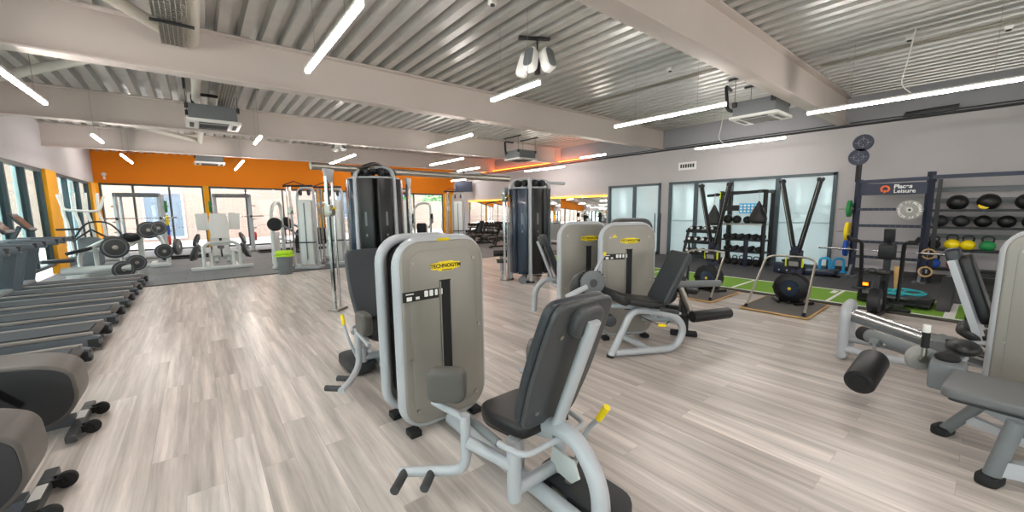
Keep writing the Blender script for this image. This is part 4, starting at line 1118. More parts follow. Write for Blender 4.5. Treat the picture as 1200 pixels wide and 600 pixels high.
# ------------------------------------------------------------------ ski machines on wood edged platforms
def ski(t):
    # local: faces -x (towards the aisle); platform centre at origin
    b = B(); b.slab(rrect(1.24, .93, .05, 4), .03, T(-.02, 0, 0), bev=.004); p = obj('platform', b, 'platform', t)
    b = B()
    o = rrect(1.26, .95, .05, 4, -.02, 0)
    b.tube([(x, y, .02) for x, y in o], .014, 6, closed=True); obj('platform_edge', b, 'ply', p)
    b = B(); b.bar((.42, 0, .03), (.42, 0, .95), .17, .1); b.bar((.42, 0, .6), (.38, 0, 1.02), .1, .1); obj('column', b, 'navy', t)
    for s in (-1, 1):
        b = B(); b.bar((.4, s * .03, .92), (.36, s * .27, 2.14), .062, .095, up=(1, 0, 0), bev=.012); a = obj('upper_arm', b, 'black', t)
        b = B(); b.cyl((.34, s * .25, 2.16), (.42, s * .29, 2.16), .035, seg=14); b.box((.37, s * .27, 2.15), (.09, .09, .05), bev=.012); obj('cord_pulley', b, 'black', a)
        b = B(); b.bar((.355, s * .04, .95), (.29, s * .27, 2.12), .006, .006); obj('drive_cord', b, 'zinc', a)
        b = B(); b.box((.34, s * .12, .74), (.03, .03, .15), bev=.01); obj('handle_rest', b, 'neon', t)
        b = B(); b.tube([(.1, s * .12, .055), (.4, s * .3, .055)], .025, 8); obj('foot_rail', b, 'black', t)
    b = B(); b.box((.32, 0, .72), (.04, .2, .17), rot=RY(-20), bev=.01); m_ = obj('monitor', b, 'dark', t)
    b = B(); b.box((.298, 0, .725), (.006, .14, .09), rot=RY(-20)); obj('screen', b, 'bumper', m_)
    b = B(); b.box((.36, 0, .87), (.05, .09, .06), bev=.01); b.box((.335, 0, .9), (.02, .06, .02)); obj('monitor_arm', b, 'black', t)
    fx = T(.27, 0, .3) @ RY(-90)
    b = B(); b.lathe([(0, .1), (.1, .1), (.11, .085), (.22, .075), (.262, .05), (.262, -.09), (.2, -.11), (0, -.11)], fx, 36); f = obj('fan_cage', b, 'black', t)
    b = B(); b.lathe([(0, .104), (.135, .1), (.145, .085)], fx, 32); obj('fan_cover', b, 'blueblack', f)
    b = B(); b.lathe([(0, .112), (.024, .112), (.028, .1)], fx, 16); obj('fan_badge', b, 'yellow', f)
    b = B()
    for k in range(8): b.box((.245 * math.cos(k * PI / 4), .245 * math.sin(k * PI / 4), .03), (.03, .05, .12), rot=RZ(k * 45), m=fx)
    obj('cage_lug', b, 'dark', f)
    b = B(); b.slab([(-.2, .03), (.2, .03), (.1, .2), (-.1, .2)], .14, T(.26, 0, 0) @ YZ, bev=.02); obj('fan_stand', b, 'black', t)
    # hoop handle frame standing on the platform
    b = B(); b.tube([(-.55, .41, .03), (.1, .36, .83), (.12, .2, .87), (.12, -.2, .87), (.1, -.36, .83), (-.55, -.41, .03)], .018, 10, fil=.1); obj('hoop_frame', b, 'zinc', t)
    for s in (-1, 1):
        b = B(); b.cyl((-.56, s * .41, .03), (-.53, s * .408, .07), .026, seg=12); obj('hoop_foot', b, 'rubber', t)
k0 = thing('ski_machine', 'black ski pulling machine with V arms before the widest window, nearest the rig', 'ski machine', (7.72, 2.12, 0), 0, 'ski machines')
ski(k0)
again(k0, (7.72, 3.54, 0), 0, 'black ski pulling machine with V arms beside the small dumbbell rack')

# ------------------------------------------------------------------ storage rack with shelves, hanging bags and screen
SX, SY = 12.35, 4.5
t = thing('storage_rack', 'tall black storage rack with three shelves before the frosted window', 'storage rack', (SX, SY, .012))
for s in (-1, 1):
    for x in (-.3, .25):
        b = B(); b.bar((x, s * .57, 0), (x, s * .57, 2.15), .08, .08); obj('post', b, 'black', t)
    b = B(); b.bar((-.3, s * .57, .1), (.25, s * .57, .1), .07, .07); b.bar((-.3, s * .57, 2.1), (.25, s * .57, 2.1), .07, .07); obj('side_rail', b, 'black', t)
b = B(); b.bar((-.3, -.57, 2.12), (-.3, .98, 2.03), .08, .08); b.bar((.25, -.57, 2.12), (.25, .57, 2.12), .07, .07); obj('top_beam', b, 'black', t)
b = B(); b.bar((-.3, -.57, 1.66), (-.3, .57, 1.66), .06, .16); obj('header_beam', b, 'black', t)
for z in (.4, .74): 
    b = B(); b.box((-.02, 0, z), (.5, 1.14, .045), rot=RY(0), bev=.008); obj('shelf', b, 'black', t)
b = B(); b.bar((-.3, -.57, 1.2), (-.3, .57, 1.2), .05, .05); b.bar((.1, -.57, 1.2), (.1, .57, 1.2), .05, .05); obj('ball_rail', b, 'zinc', t)
b = B(); b.bar((-.3, -.15, 0), (-.3, -.15, .76), .09, .09); obj('centre_post', b, 'navy', t)
b = B(); b.box((-.3, .6, 2.02), (.09, .05, .2), bev=.01); obj('neon_clip', b, 'neon', t)
t = thing('screen_board', 'small bright blue and white exercise board fixed on the storage rack', 'screen', (SX - .38, 4.3, 1.66))
b = B(); b.box((0, 0, 0), (.03, .5, .28), bev=.004); obj('board', b, 'cyan', t)
b = B()
for i in range(5):
    for j in range(3): b.slab(rrect(.06, .05, .01, 2, -.19 + i * .095, -.08 + j * .08), .004, T(-.016, 0, 0) @ RZ(-90) @ XZ)
obj('board_print', b, 'inkwhite', t)  # grid of white print blocks, no lettering
def bag(t):
    b = B(); b.lathe([(0, -.62), (.12, -.62), (.2, -.58), (.215, -.5), (.18, -.36), (.08, -.16), (.02, -.03), (0, -.02)], None, 24); obj('bag', b, 'vinyl', t)
    b = B()
    for k in range(5): b.tube([(.012 * math.cos(a), 0 if k % 2 else .012 * math.sin(a), .02 + .05 * k + .03 * math.sin(a) * (1 if k % 2 else 0)) for a in [2 * PI * q / 8 for q in range(8)]], .005, 5, closed=True)
    b.tube([(0, 0, -.03), (0, 0, .3)], .004, 5)
    obj('hanging_chain', b, 'zinc', t)
def bag_scaled(t): bag(t)
g0 = thing('teardrop_bag', 'black teardrop boxing bag hanging before the blue exercise board', 'boxing bag', (11.75, 3.98, 1.88), 0, 'teardrop bags'); bag(g0)
g1 = again(g0, (11.72, 5.12, 1.8), 0, 'black teardrop boxing bag hanging at the free end of the storage rack beam')
b = B(); b.bar((12.05, 3.98, 2.13), (11.7, 3.98, 2.13), .05, .05); tag(obj('bag_arm', b, 'black'), 'black bracket arm holding the teardrop bag before the exercise board', 'bracket')
b = B(); b.bar((12.05, 5.12, 2.07), (11.75, 5.12, 2.08), .05, .05); tag(obj('bag_arm', b, 'black'), 'black bracket arm holding the teardrop bag at the free beam end', 'bracket')
def hexd(t, k=1., m='rubber'):
    for s in (-1, 1):
        b = B(); b.cyl((s * .055 * k, 0, .05 * k), (s * .125 * k, 0, .05 * k), .055 * k, seg=6, bev=.008); obj('dumbbell_head', b, m, t)
    b = B(); b.cyl((-.06 * k, 0, .05 * k), (.06 * k, 0, .05 * k), .016 * k, seg=10); obj('handle', b, 'chrome', t)
d0 = None
def put_dumbbell(p, rz, lab, grp, scale=1.):
    global d0
    if d0 is None:
        d0 = thing('dumbbell', lab, 'dumbbell', p, rz, grp); hexd(d0); o = d0
    else: o = again(d0, p, rz, lab, grp)
    o.scale = (scale,) * 3
    return o
for i in range(6): put_dumbbell((SX - .02, SY + .47 - i * .185, .775), 8, ORD[i] + ' black dumbbell from the yellow clip side on the upper rack shelf', 'dumbbells on the upper rack shelf', 1.5)
for i in range(5): put_dumbbell((SX - .02, SY + .44 - i * .21, .435), 5, ORD[i] + ' black dumbbell from the yellow clip side on the lower rack shelf', 'dumbbells on the lower rack shelf', 1.4)
def kettlebell(t, m='rubber'):
    b = B(); b.sph((0, 0, .1), .105, (1, 1, .95)); obj('bell', b, m, t)
    b = B(); b.tube([(-.06, 0, .16), (-.075, 0, .24), (-.04, 0, .275), (.04, 0, .275), (.075, 0, .24), (.06, 0, .16)], .015, 8, fil=.03); obj('handle', b, 'black', t)
kb = None
for i in range(5):
    p = (SX - .12, SY + .38 - i * .19, .012)
    lab = ORD[i] + ' black kettlebell from the yellow clip side on the floor under the rack'
    if kb is None: kb = thing('kettlebell', lab, 'kettlebell', p, 70, 'kettlebells under the rack'); kettlebell(kb)
    else: again(kb, p, 60 + i * 9, lab)
def ball(name, lab, p, r, m, grp=None, patch=None):
    t = thing(name, lab, 'ball', p, 0, grp)
    b = B(); b.sph((0, 0, r), r, seg=28); o = obj('ball_body', b, m, t)
    if patch:
        b = B(); b.lathe([(0, .004), (r * .45, r * -.1), (r * .5, -r * .14)], T(-r * .72, r * .3, r * .62) @ RY(-70) @ Matrix.Diagonal((1, 1, 1, 1)), 20); obj('printed_patch', b, patch, t)
    b = B(); b.tube([(r * 1.003 * math.cos(a), r * 1.003 * math.sin(a), r) for a in [2 * PI * k / 30 for k in range(30)]], .003, 5, closed=True); obj('seam', b, 'ink', t)
    return t
for i, (dy, r, m) in enumerate(((.45, .13, 'vinyl'), (.2, .12, 'dark'), (-.08, .11, 'vinyl'))):
    ball('medicine_ball', ORD[i] + ' black ball from the yellow clip side on the storage rack rails', (SX - .1, SY + dy, 1.22), r, m, 'balls on the storage rack rails')

# small three tier dumbbell rack
t = thing('dumbbell_rack', 'low black three tier rack of round head dumbbells left of the storage rack', 'dumbbell rack', (12.6, 5.85, .012))
for s in (-1, 1):
    b = B(); b.bar((-.3, s * .48, 0), (.1, s * .48, 1.0), .06, .08); b.bar((-.3, s * .48, .03), (.25, s * .48, .03), .06, .06); b.bar((.2, s * .48, 0), (.1, s * .48, .7), .05, .05); obj('side_frame', b, 'black', t)
for k, (x, z) in enumerate(((-.22, .22), (-.1, .58), (.03, .92))):
    b = B(); b.box((x, 0, z), (.28, .96, .04), rot=RY(-12), bev=.006); b.box((x - .13, 0, z + .0), (.02, .96, .08)); obj('tray', b, 'black', t)
rd = None
for k, (x, z) in enumerate(((-.22, .25), (-.1, .61), (.03, .95))):
    for i in range(4):
        lab = ORD[i] + ' silver and black dumbbell from the right on the ' + ['bottom', 'middle', 'top'][k] + ' tray of the small rack'
        p = (12.6 + x, 5.85 - .34 + .22 * i, z + .03)
        if rd is None:
            rd = thing('dumbbell', lab, 'dumbbell', p, 8, 'dumbbells on the small rack')
            for s in (-1, 1):
                b = B(); b.lathe([(0, -.045), (.055, -.045), (.062, -.03), (.062, .03), (.055, .045), (0, .045)], T(s * .1, 0, .06) @ RY(90), 18); h = obj('dumbbell_head', b, 'rubber', rd)
                b = B(); b.cyl((s * .147, 0, .06), (s * .15, 0, .06), .04, seg=16); obj('end_cap', b, 'white', h)
            b = B(); b.cyl((-.07, 0, .06), (.07, 0, .06), .016, seg=10); obj('handle', b, 'chrome', rd)
        else: again(rd, p, 8, lab)
# floor things between the ski machines and the rig
t = thing('plyo_sled', 'low dark blue box platform with wide rear beam on the rubber floor', 'sled', (11.6, 2.9, .012), 0)
b = B(); b.box((0, .25, .14), (.35, .6, .24), bev=.02); bx = obj('box', b, 'navy', t)
for i in range(3):
    b = B(); b.cyl((-.18, .08 + i * .17, .1), (-.185, .08 + i * .17, .1), .016, seg=10); obj('bolt_cap', b, 'inkwhite', bx)
b = B(); b.box((.25, -.35, .08), (.5, .62, .1), rot=RX(-6), bev=.02); obj('ramp', b, 'navy', t)
b = B(); b.sph((-.02, .25, .32), .1, (.7, 1.8, .6)); obj('grip_pad', b, 'rubber', t)
def hurdle(t):
    b = B(); b.box((0, 0, .02), (.14, .42, .04), bev=.01); obj('base', b, 'cyan', t)
    b = B(); b.tube([(0, -.1, .03), (0, -.1, .36), (0, .1, .36), (0, .1, .03)], .032, 10, fil=.1); obj('arch', b, 'cyan', t)
h0 = thing('arch_stand', 'sky blue arch stand near the wall, nearer the frosted window', 'arch stand', (12.5, 2.63, .012), 10, 'sky blue arch stands'); hurdle(h0)
again(h0, (12.6, 2.37, .012), 10, 'sky blue arch stand near the wall, nearer the rig')
t = thing('floor_jack_bar', 'short black loading jack lying beside the rig foot', 'jack', (11.9, 2.3, .012), 25)
b = B(); b.bar((-.3, 0, .03), (.25, 0, .06), .08, .05); b.bar((.2, 0, .04), (.3, .12, .12), .05, .05); obj('lever', b, 'black', t)
b = B(); b.cyl((-.1, -.05, .04), (-.1, .05, .04), .04, seg=14); obj('wheel', b, 'rubber', t)

# ------------------------------------------------------------------ rig with sign board
RX0, RY0, RY1 = 12.3, 2.07, .90
t = thing('training_rig', 'dark blue steel training rig with sign board and two round targets on a mast', 'rig', (RX0, 1.5, .012))
rig = t
def hole_post(y, z1, nm='post', m='navy', x=0.):
    b = B(); b.bar((x, y, 0), (x, y, z1), .1, .09); p = obj(nm, b, m, t)
    b = B()
    z = .2
    while z < z1 - .1:
        b.cyl((x - .052, y, z), (x - .047, y, z), .013, seg=8); z += .1
    obj('bolt_holes', b, 'ink', p)
    b = B(); b.box((x - .05, y, .008), (.42, .2, .016)); b.bar((x - .28, y, .02), (x - .02, y, .28), .05, .05); obj('foot_plate', b, 'greyplastic', p)
hole_post(RY0 - 1.5, 2.3); hole_post(RY1 - 1.5, 2.4)
hole_post(-1.0 - 1.5, 2.4)
for x in (0,):
    b = B(); b.bar((x, RY0 - 1.5, 2.24), (x, RY1 - 1.5, 2.26), .08, .08); b.bar((x, RY1 - 1.5, 2.28), (x, -2.5, 2.28), .08, .08); obj('top_beam', b, 'navy', t)
for y in (RY0, RY1, -1.0):
    b = B(); b.bar((0, y - 1.5, 2.24), (.77, y - 1.5, 2.24), .07, .07); obj('depth_beam', b, 'navy', t)
for z in (1.6, 1.22, .84, .48):
    b = B(); b.bar((0, RY0 - 1.5, z), (0, RY1 - 1.5, z), .07, .06); bb = obj('rung_beam', b, 'navy', t)
    b = B()
    for k in range(11): b.cyl((-.036, RY0 - 1.6 - k * .1, z), (-.031, RY0 - 1.6 - k * .1, z), .01, seg=8)
    obj('bolt_holes', b, 'greyplastic', bb)
b = B(); b.box((-.02, (RY0 + RY1) / 2 - 1.5, 2.06), (.03, RY0 - RY1 - .08, .26)); sg = obj('sign_board', b, 'navy', t)
sm = T(-.037, 0, 2.06) @ RZ(-90) @ XZ
yc = (RY0 + RY1) / 2 - 1.5
b = B(); b.tube([sm @ V((-.02 - yc + .065 * math.cos(a) - .1, .065 * math.sin(a), 0)) for a in [R(-60 + 300 * k / 20) for k in range(21)]], .02, 8, flat=(.3, 1), up=(1, 0, 0)); b.slab([(-.02 - yc - .1 - .02, -.1), (-.02 - yc - .1 + .05, -.04), (-.02 - yc - .1 - .02, -.02)], .004, sm); obj('sign_emblem', b, 'orangeink', sg)
text('lettering', 'Places', .12, 'inkwhite', sg, sm @ T(.02 - yc, .048, 0), .002, 'LEFT', bold=.004)
text('lettering', 'Leisure', .12, 'inkwhite', sg, sm @ T(.02 - yc, -.055, 0), .002, 'LEFT', bold=.002)
# mast with round targets
b = B(); b.bar((0, RY0 - 1.47, 2.25), (0, RY0 - 1.47, 2.75), .09, .06); b.box((-.02, RY0 - 1.47, 2.75), (.03, .06, .8)); obj('mast', b, 'black', t)
for z, dy in ((2.83, .02), (3.15, -.04)):
    b = B(); b.cyl((-.02, RY0 - 1.47 + dy, z), (-.05, RY0 - 1.47 + dy, z), .19, seg=36); d = obj('target_disc', b, 'navy', t)
    b = B(); c = V((-.052, RY0 - 1.47 + dy, z))
    b.tube([c + V((0, .09 * math.cos(a), .09 * math.sin(a))) for a in [2 * PI * k / 30 for k in range(30)]], .004, 5, closed=True)
    for a in (0, 90):
        for s in (-1, 1): 
            u = V((0, math.cos(R(a)), math.sin(R(a)))) * s
            b.bar(c + u * .03, c + u * .15, .006, .004, up=(1, 0, 0))
    obj('target_print', b, 'bumper', d)
# shelves on the rig bay
for z in (1.56, 1.2, .72, .3):
    b = B(); b.box((.3, (RY1 - 1.0) / 2 - 1.5, z), (.5, RY1 + 1.0 - .1, .03)); b.box((.06, (RY1 - 1.0) / 2 - 1.5, z + .01), (.03, RY1 + 1.0 - .1, .05)); obj('bay_shelf', b, 'black', t)
b = B()
for z in (2.02, 1.78, 1.38, 1.0): b.box((.66, (RY1 - 1.0) / 2 - 1.5, z), (.012, 1.85, .1))
obj('wall_slat', b, 'greyplastic', t)
for i, (y, r, m, p) in enumerate(((.5, .16, 'vinyl', None), (.08, .165, 'vinyl', 'yellow'), (-.4, .16, 'vinyl', None))):
    ball('medicine_ball', ['big glossy black ball on the top rig shelf beside the dark strap', 'big black ball with a yellow patch on the top rig shelf', 'big black ball on the top rig shelf, farthest from the strap'][i], (12.56, y, 1.59), r, m, 'balls on the top rig shelf', p)
for i, y in enumerate((.72, .42, .12, -.18, -.48)):
    ball('slam_ball', ORD[i] + ' black slam ball from the dark strap on the second rig shelf', (12.56, y, 1.23), .125, 'dark' if i < 2 else 'vinyl', 'balls on the second rig shelf')
def bumper(name, lab, p, r, w, m, axis='y', grp=None):
    t = thing(name, lab, 'weight plate', p, 0, grp)
    a = V((0, 1, 0)) if axis == 'y' else V((1, 0, 0))
    b = B(); b.cyl(-a * w / 2, a * w / 2, r, seg=36, bev=.012); o = obj('disc', b, m, t)
    b = B(); b.cyl(-a * (w / 2 + .004), a * (w / 2 + .004), .06, seg=20); obj('hub', b, 'zinc', t)
    b = B(); b.cyl(-a * (w / 2 + .006), a * (w / 2 + .006), .026, seg=16); obj('bore', b, 'ink', t)
    return t
for m, z, r in (('green', 1.62, .2), ('yellow', 1.07, .225), ('blue', .67, .2)):
    bumper('bumper_plate', m + ' weight plate on the window side post of the rig', (12.28, RY0 + .13, z + .012), r, .07, m, 'y', 'plates on the rig post')
    b = B(); b.cyl((12.28, RY0 + .05, z + .012), (12.28, RY0 + .34, z + .012), .022, seg=12); 
    o = obj('plate_peg', b, 'zinc', rig); o.matrix_parent_inverse = T(-RX0, -1.5, -.012)
g = bumper('bumper_plate', 'light grey weight plate with white ring lettering hung on the rig rung', (12.2, 1.17, 1.6), .215, .06, 'bumper', 'x')
word = 'BY ALTRAFIT BY ALTRAFIT '
for i, ch in enumerate(word):
    if ch == ' ': continue
    a = 90 - 360 * i / len(word) + 20
    text('lettering', ch, .062, 'inkwhite', g, T(-.031, 0, 0) @ RZ(-90) @ XZ @ T(.165 * math.cos(R(a)), .165 * math.sin(R(a)), 0) @ RZ(a - 90), .001, bold=.003)
# ropes, rings and hanging gear in the rig bay
t2_ = thing('hanging_strap', 'long dark strap hanging from the rig top beam down to the floor', 'strap', (12.2, .76, 0))
b = B(); b.bar((.04, 0, 2.24), (0, .0, .03), .02, .07, up=(0, 1, 0)); obj('strap', b, 'black', t2_)
for i, (y, z) in enumerate(((.8, .66), (.82, .27))):
    g = thing('gymnastic_ring', ['wooden gymnastic ring hanging higher by the dark strap', 'wooden gymnastic ring hanging lower by the dark strap'][i], 'gymnastic ring', (12.12, y, z), 0, 'wooden rings')
    b = B(); b.tube([(0, .1 * math.cos(a), .1 * math.sin(a)) for a in [2 * PI * k / 26 for k in range(26)]], .016, 10, closed=True); obj('ring', b, 'wood', g)
def kbs(lab, p, m, s=1., rz=80):
    g = thing('kettlebell', lab, 'kettlebell', p, rz, 'coloured kettlebells on the rig'); kettlebell(g, m); g.scale = (s,) * 3
kbs('yellow kettlebell on the third rig shelf, nearest the strap', (12.45, .5, .748), 'yellow', 1.15); kbs('second yellow kettlebell on the third rig shelf', (12.45, .28, .748), 'yellow', 1.1)
kbs('black kettlebell on the third rig shelf behind the upper wooden ring', (12.45, .76, .748), 'rubber', 1.0); kbs('blue kettlebell on the low rig shelf by the rings', (12.45, .74, .328), 'blue', 1.1)
kbs('red kettlebell on the low rig shelf', (12.42, .42, .328), 'red', 1.25); kbs('green kettlebell on the third rig shelf, farthest from the strap', (12.45, .02, .748), 'green', 1.1)
barbell('barbell', 'long chrome barbell held across the front of the rig', (11.98, 1.55, .68), -92, 2.25)
for y in (RY1, RY0 - .05):
    b = B(); b.bar((11.98 - RX0, y - 1.5, .64), (-.05, y - 1.5, .64), .04, .06); obj('bar_hook', b, 'black', rig)
# ------------------------------------------------------------------ air bike, balance board, wedge, weight sled
t = thing('air_bike', 'black air bike with tall moving handles at the edge of the turf', 'exercise bike', (8.2, 1.04, 0), 0)
b = B(); b.bar((-.5, 0, .06), (.5, -.1, .08), .1, .06); b.box((-.5, 0, .04), (.1, .5, .06), bev=.02); b.box((.45, -.1, .04), (.1, .5, .06), bev=.02); b.bar((-.2, 0, .1), (-.1, 0, .66), .07, .07); b.bar((.15, -.05, .1), (.25, -.05, 1.1), .08, .09); b.bar((-.15, 0, .45), (.2, -.04, .5), .07, .07); obj('frame', b, 'black', t)
b = B(); b.cyl((-.15, .07, .25), (-.15, -.07, .25), .2, seg=32, bev=.03); f = obj('fan_wheel', b, 'dark', t)
b = B(); b.cyl((-.15, .08, .25), (-.15, -.08, .25), .05, seg=18); obj('hub', b, 'zinc', f)
b = B(); b.sph((-.2, .06, .72), .1, (1.3, .9, .45)); b.sph((-.2, -.06, .72), .1, (1.3, .9, .45)); b.sph((-.05, 0, .71), .08, (1.5, .7, .4)); obj('saddle', b, 'vinyl', t)
for s in (-1, 1):
    b = B(); b.tube([(.12, s * .22, .25), (.12, s * .23, .6), (.0, s * .24, 1.16), (-.06, s * .37, 1.17), (-.08, s * .4, 1.25)], .026, 10, fil=.06); a = obj('arm_lever', b, 'black', t)
    b = B(); b.tube([(-.025, s * .29, 1.168), (-.06, s * .37, 1.172), (-.075, s * .395, 1.23)], .032, 10, fil=.03); obj('grip', b, 'rubber', a)
    b = B(); b.cyl((.0, s * .14, .3 + s * .1), (.0, s * .3, .3 + s * .1), .02, seg=10); b.box((.0, s * .26, .3 + s * .1), (.1, .1, .03), bev=.008); obj('pedal', b, 'dark', t)
b = B(); b.box((.18, -.05, 1.25), (.05, .13, .22), rot=RY(-15), bev=.01); m_ = obj('monitor', b, 'dark', t)
b = B(); b.box((.155, -.05, 1.27), (.008, .09, .11), rot=RY(-15)); obj('screen', b, 'bumper', m_)
b = B(); b.bar((.22, -.05, 1.05), (.2, -.05, 1.18), .06, .05); b.box((.12, -.05, 1.0), (.16, .2, .24), bev=.03); obj('monitor_post', b, 'black', t)
t = thing('balance_sled', 'flat black push sled with a round tray and upright wooden post on the turf', 'sled', (9.35, .95, .022), 0)
b = B(); b.box((0, 0, .06), (.75, .9, .06), bev=.02); b.box((-.34, 0, .12), (.05, .9, .1), bev=.01); obj('frame', b, 'black', t)
b = B(); b.lathe([(0, .1), (.42, .12), (.47, .16), (.45, .18), (0, .17)], None, 36); obj('tray', b, 'shell', t)
b = B(); b.cyl((.2, .0, .15), (.2, .03, .62), .05, seg=16); obj('post', b, 'wood', t)
rn = random.Random(3)
t = thing('resistance_bands', 'pile of turquoise loop bands lying on the round sled tray', 'resistance bands', (9.25, .9, .208))
for k in range(5):
    b = B(); r = .1 + .02 * k; c = V((rn.uniform(-.12, .12), rn.uniform(-.2, .2), .012 + .012 * k))
    b.tube([c + V((r * math.cos(a) * 1.4, r * math.sin(a), .006 * math.sin(3 * a))) for a in [2 * PI * q / 22 for q in range(22)]], .013, 6, closed=True); obj('band', b, 'teal', t)
t = thing('step_wedge', 'tall black tapering wedge standing on the turf beside the thick white line', 'wedge', (9.55, .38, .022), 0)
b = B(); b.slab([(-.45, 0), (.55, 0), (.55, .3), (.45, .46), (-.42, .06)], .16, T(0, .08, 0) @ XZ, bev=.01); obj('body', b, 'dark', t)
b = B(); b.box((.52, 0, .4), (.1, .1, .12), bev=.02); obj('tip', b, 'bumper', t)
t = thing('dumbbell_stand', 'black low frame holding dark discs on the turf behind the leg press', 'stand', (9.1, -.1, .022), 0)
b = B(); b.bar((-.5, .2, .03), (.5, .2, .03), .06, .06); b.bar((-.5, .2, .03), (-.5, -.6, .03), .06, .06); b.bar((-.45, .2, .35), (.4, .2, .3), .05, .05); b.bar((-.45, .2, .03), (-.45, .2, .36), .05, .05); b.bar((.4, .2, .03), (.4, .2, .6), .05, .05); b.bar((.4, .2, .58), (.4, -.6, .58), .05, .05); obj('frame', b, 'black', t)
for i in range(3):
    b = B(); b.cyl((-.3 + .25 * i, -.1, .22), (-.2 + .25 * i, -.1, .22), .19, seg=28, bev=.02); obj('weight_disc', b, 'rubber', t)
t = thing('phone_box', 'small box with a glowing orange display on the rubber floor by the air bike', 'display', (10.75, 1.58, .012), 0)
b = B(); b.box((0, 0, .07), (.12, .2, .14), bev=.01); obj('case', b, 'dark', t)
b = B(); b.box((-.062, -.03, .08), (.006, .09, .06)); obj('display', b, 'orange_lamp', t)
# ------------------------------------------------------------------ far right corner: dumbbell rack, benches, pull-up frame, television, bar rack
t = thing('long_dumbbell_rack', 'long two tier black dumbbell rack against the far mirrors', 'dumbbell rack', (12.35, 17.9, .012))
for k, (x, z) in enumerate(((-.15, .3), (.1, .68))):
    b = B(); b.box((x, 0, z), (.35, 2.9, .05), rot=RY(-5)); obj('tray', b, 'black', t)
for y in (-1.4, 0, 1.4):
    b = B(); b.bar((-.3, y, .03), (.35, y, .03), .07, .06); b.bar((-.2, y, .03), (.2, y, .75), .07, .07); obj('side_frame', b, 'black', t)
for k, (x, z) in enumerate(((-.15, .36), (.1, .74))):
    for i in range(10):
        put_dumbbell((12.35 + x, 17.9 - 1.3 + .29 * i, z + .02), 0, ORD[i] + ' dark dumbbell from the near end on the ' + ['lower', 'upper'][k] + ' tray of the long rack', 'dumbbells on the long rack', 1.6)
def flat_bench(t):
    b = B(); b.slab(rrect(.32, .95, .06, 4, 0, -.1), .08, T(0, 0, .42) @ RX(3), bev=.025); obj('pad', b, 'vinyl', t)
    b = B(); b.slab(rrect(.3, .3, .06, 4, 0, .54), .08, T(0, 0, .42) @ RX(-3), bev=.025); obj('seat', b, 'vinyl', t)
    b = B(); b.bar((0, -.55, .08), (0, .6, .08), .07, .07); b.bar((0, -.4, .1), (0, .2, .42), .06, .06); b.bar((0, .4, .08), (0, .3, .42), .06, .06); b.box((0, -.55, .04), (.45, .08, .06)); b.box((0, .6, .04), (.35, .08, .06)); obj('frame', b, 'black', t)
    for s in (-1, 1):
        b = B(); b.cyl((s * .2, -.62, .05), (s * .24, -.62, .05), .05, seg=14); obj('wheel', b, 'rubber', t)
    b = B(); b.cyl((.04, .1, .3), (.08, .1, .3), .03, seg=12); obj('adjust_knob', b, 'yellow', t)
f0 = thing('flat_bench', 'black adjustable bench on the dark mat, nearer the blue cable tower', 'bench', (10.5, 13.6, .012), 70, 'black benches'); flat_bench(f0)
again(f0, (10.7, 15.6, .012), 60, 'black adjustable bench on the dark mat, nearer the long dumbbell rack')
t = thing('ab_bench', 'dark upright bench with crossed legs by the far dumbbell rack', 'bench', (11.3, 16.9, .012), 20)
b = B(); b.bar((-.4, 0, .03), (.15, 0, 1.0), .08, .07); b.bar((.4, 0, .03), (-.1, 0, .6), .07, .06); b.box((0, 0, .03), (.9, .3, .05)); obj('frame', b, 'black', t)
b = B(); b.slab(rrect(.3, .7, .06, 4, 0, .35), .08, T(.12, .0, .5) @ RY(30) @ YZ, bev=.025); obj('backrest', b, 'vinyl', t)
t = thing('pull_up_frame', 'tall grey frame with a bent pull up bar beside the blue cable tower', 'pull up frame', (12.2, 14.6, .012), 0)
for y in (-.5, .5):
    b = B(); b.bar((.2, y, 0), (.2, y, 2.15), .14, .12); obj('post', b, 'greyplastic', t)
b = B(); b.bar((.2, -.6, 2.13), (.2, .6, 2.13), .1, .08); b.tube([(-.2, 2.4, 2.0), (-.1, 1.4, 2.12), (.2, .4, 2.15), (.2, -.5, 2.15)], .035, 8, fil=.2); obj('pull_up_bar', b, 'dark', t)
b = B(); b.box((.2, 0, .9), (.04, .9, .05)); b.box((.2, 0, 1.3), (.04, .9, .03)); obj('cross_rail', b, 'teal', t)
t = thing('television', 'dark blue screened television hung high near the orange wall corner', 'television', (12.45, 19.9, 3.05), -35)
b = B(); b.box((0, 0, 0), (1.0, .06, .6), bev=.01); c = obj('casing', b, 'dark', t)
b = B(); b.box((0, -.032, 0), (.94, .006, .54)); obj('screen', b, 'navy', c)
b = B(); b.bar((0, .05, 0), (.05, .3, .4), .06, .06); b.bar((0, .3, .4), (0, .3, 1.36), .05, .05); obj('bracket', b, 'black', t)
t = thing('barbell_stand', 'black upright stand of fixed barbells before the first wall mirror', 'barbell stand', (12.35, 10.2, .012), 0)
for s in (-1, 1):
    b = B(); b.bar((.2, s * .4, 0), (.05, s * .4, 1.5), .07, .07); b.bar((-.35, s * .4, .04), (.35, s * .4, .04), .07, .06); obj('post', b, 'black', t)
    for k in range(4):
        b = B(); b.bar((.1, s * .4, .35 + .33 * k), (-.15, s * .4, .4 + .33 * k), .03, .04); obj('hook', b, 'black', t)
for k in range(4):
    o = thing('fixed_barbell', ['lowest', 'second lowest', 'second highest', 'topmost'][k] + ' fixed barbell on the black stand before the first mirror', 'barbell', (12.22, 10.2, .46 + .33 * k), 0, 'fixed barbells')
    b = B(); b.cyl((0, -.62, 0), (0, .62, 0), .016, seg=12); obj('shaft', b, 'chrome', o)
    for s in (-1, 1):
        b = B(); b.cyl((0, s * .55, 0), (0, s * .57, 0), .13 - .012 * k, seg=24, bev=.015); obj('end_weight', b, 'rubber', o)
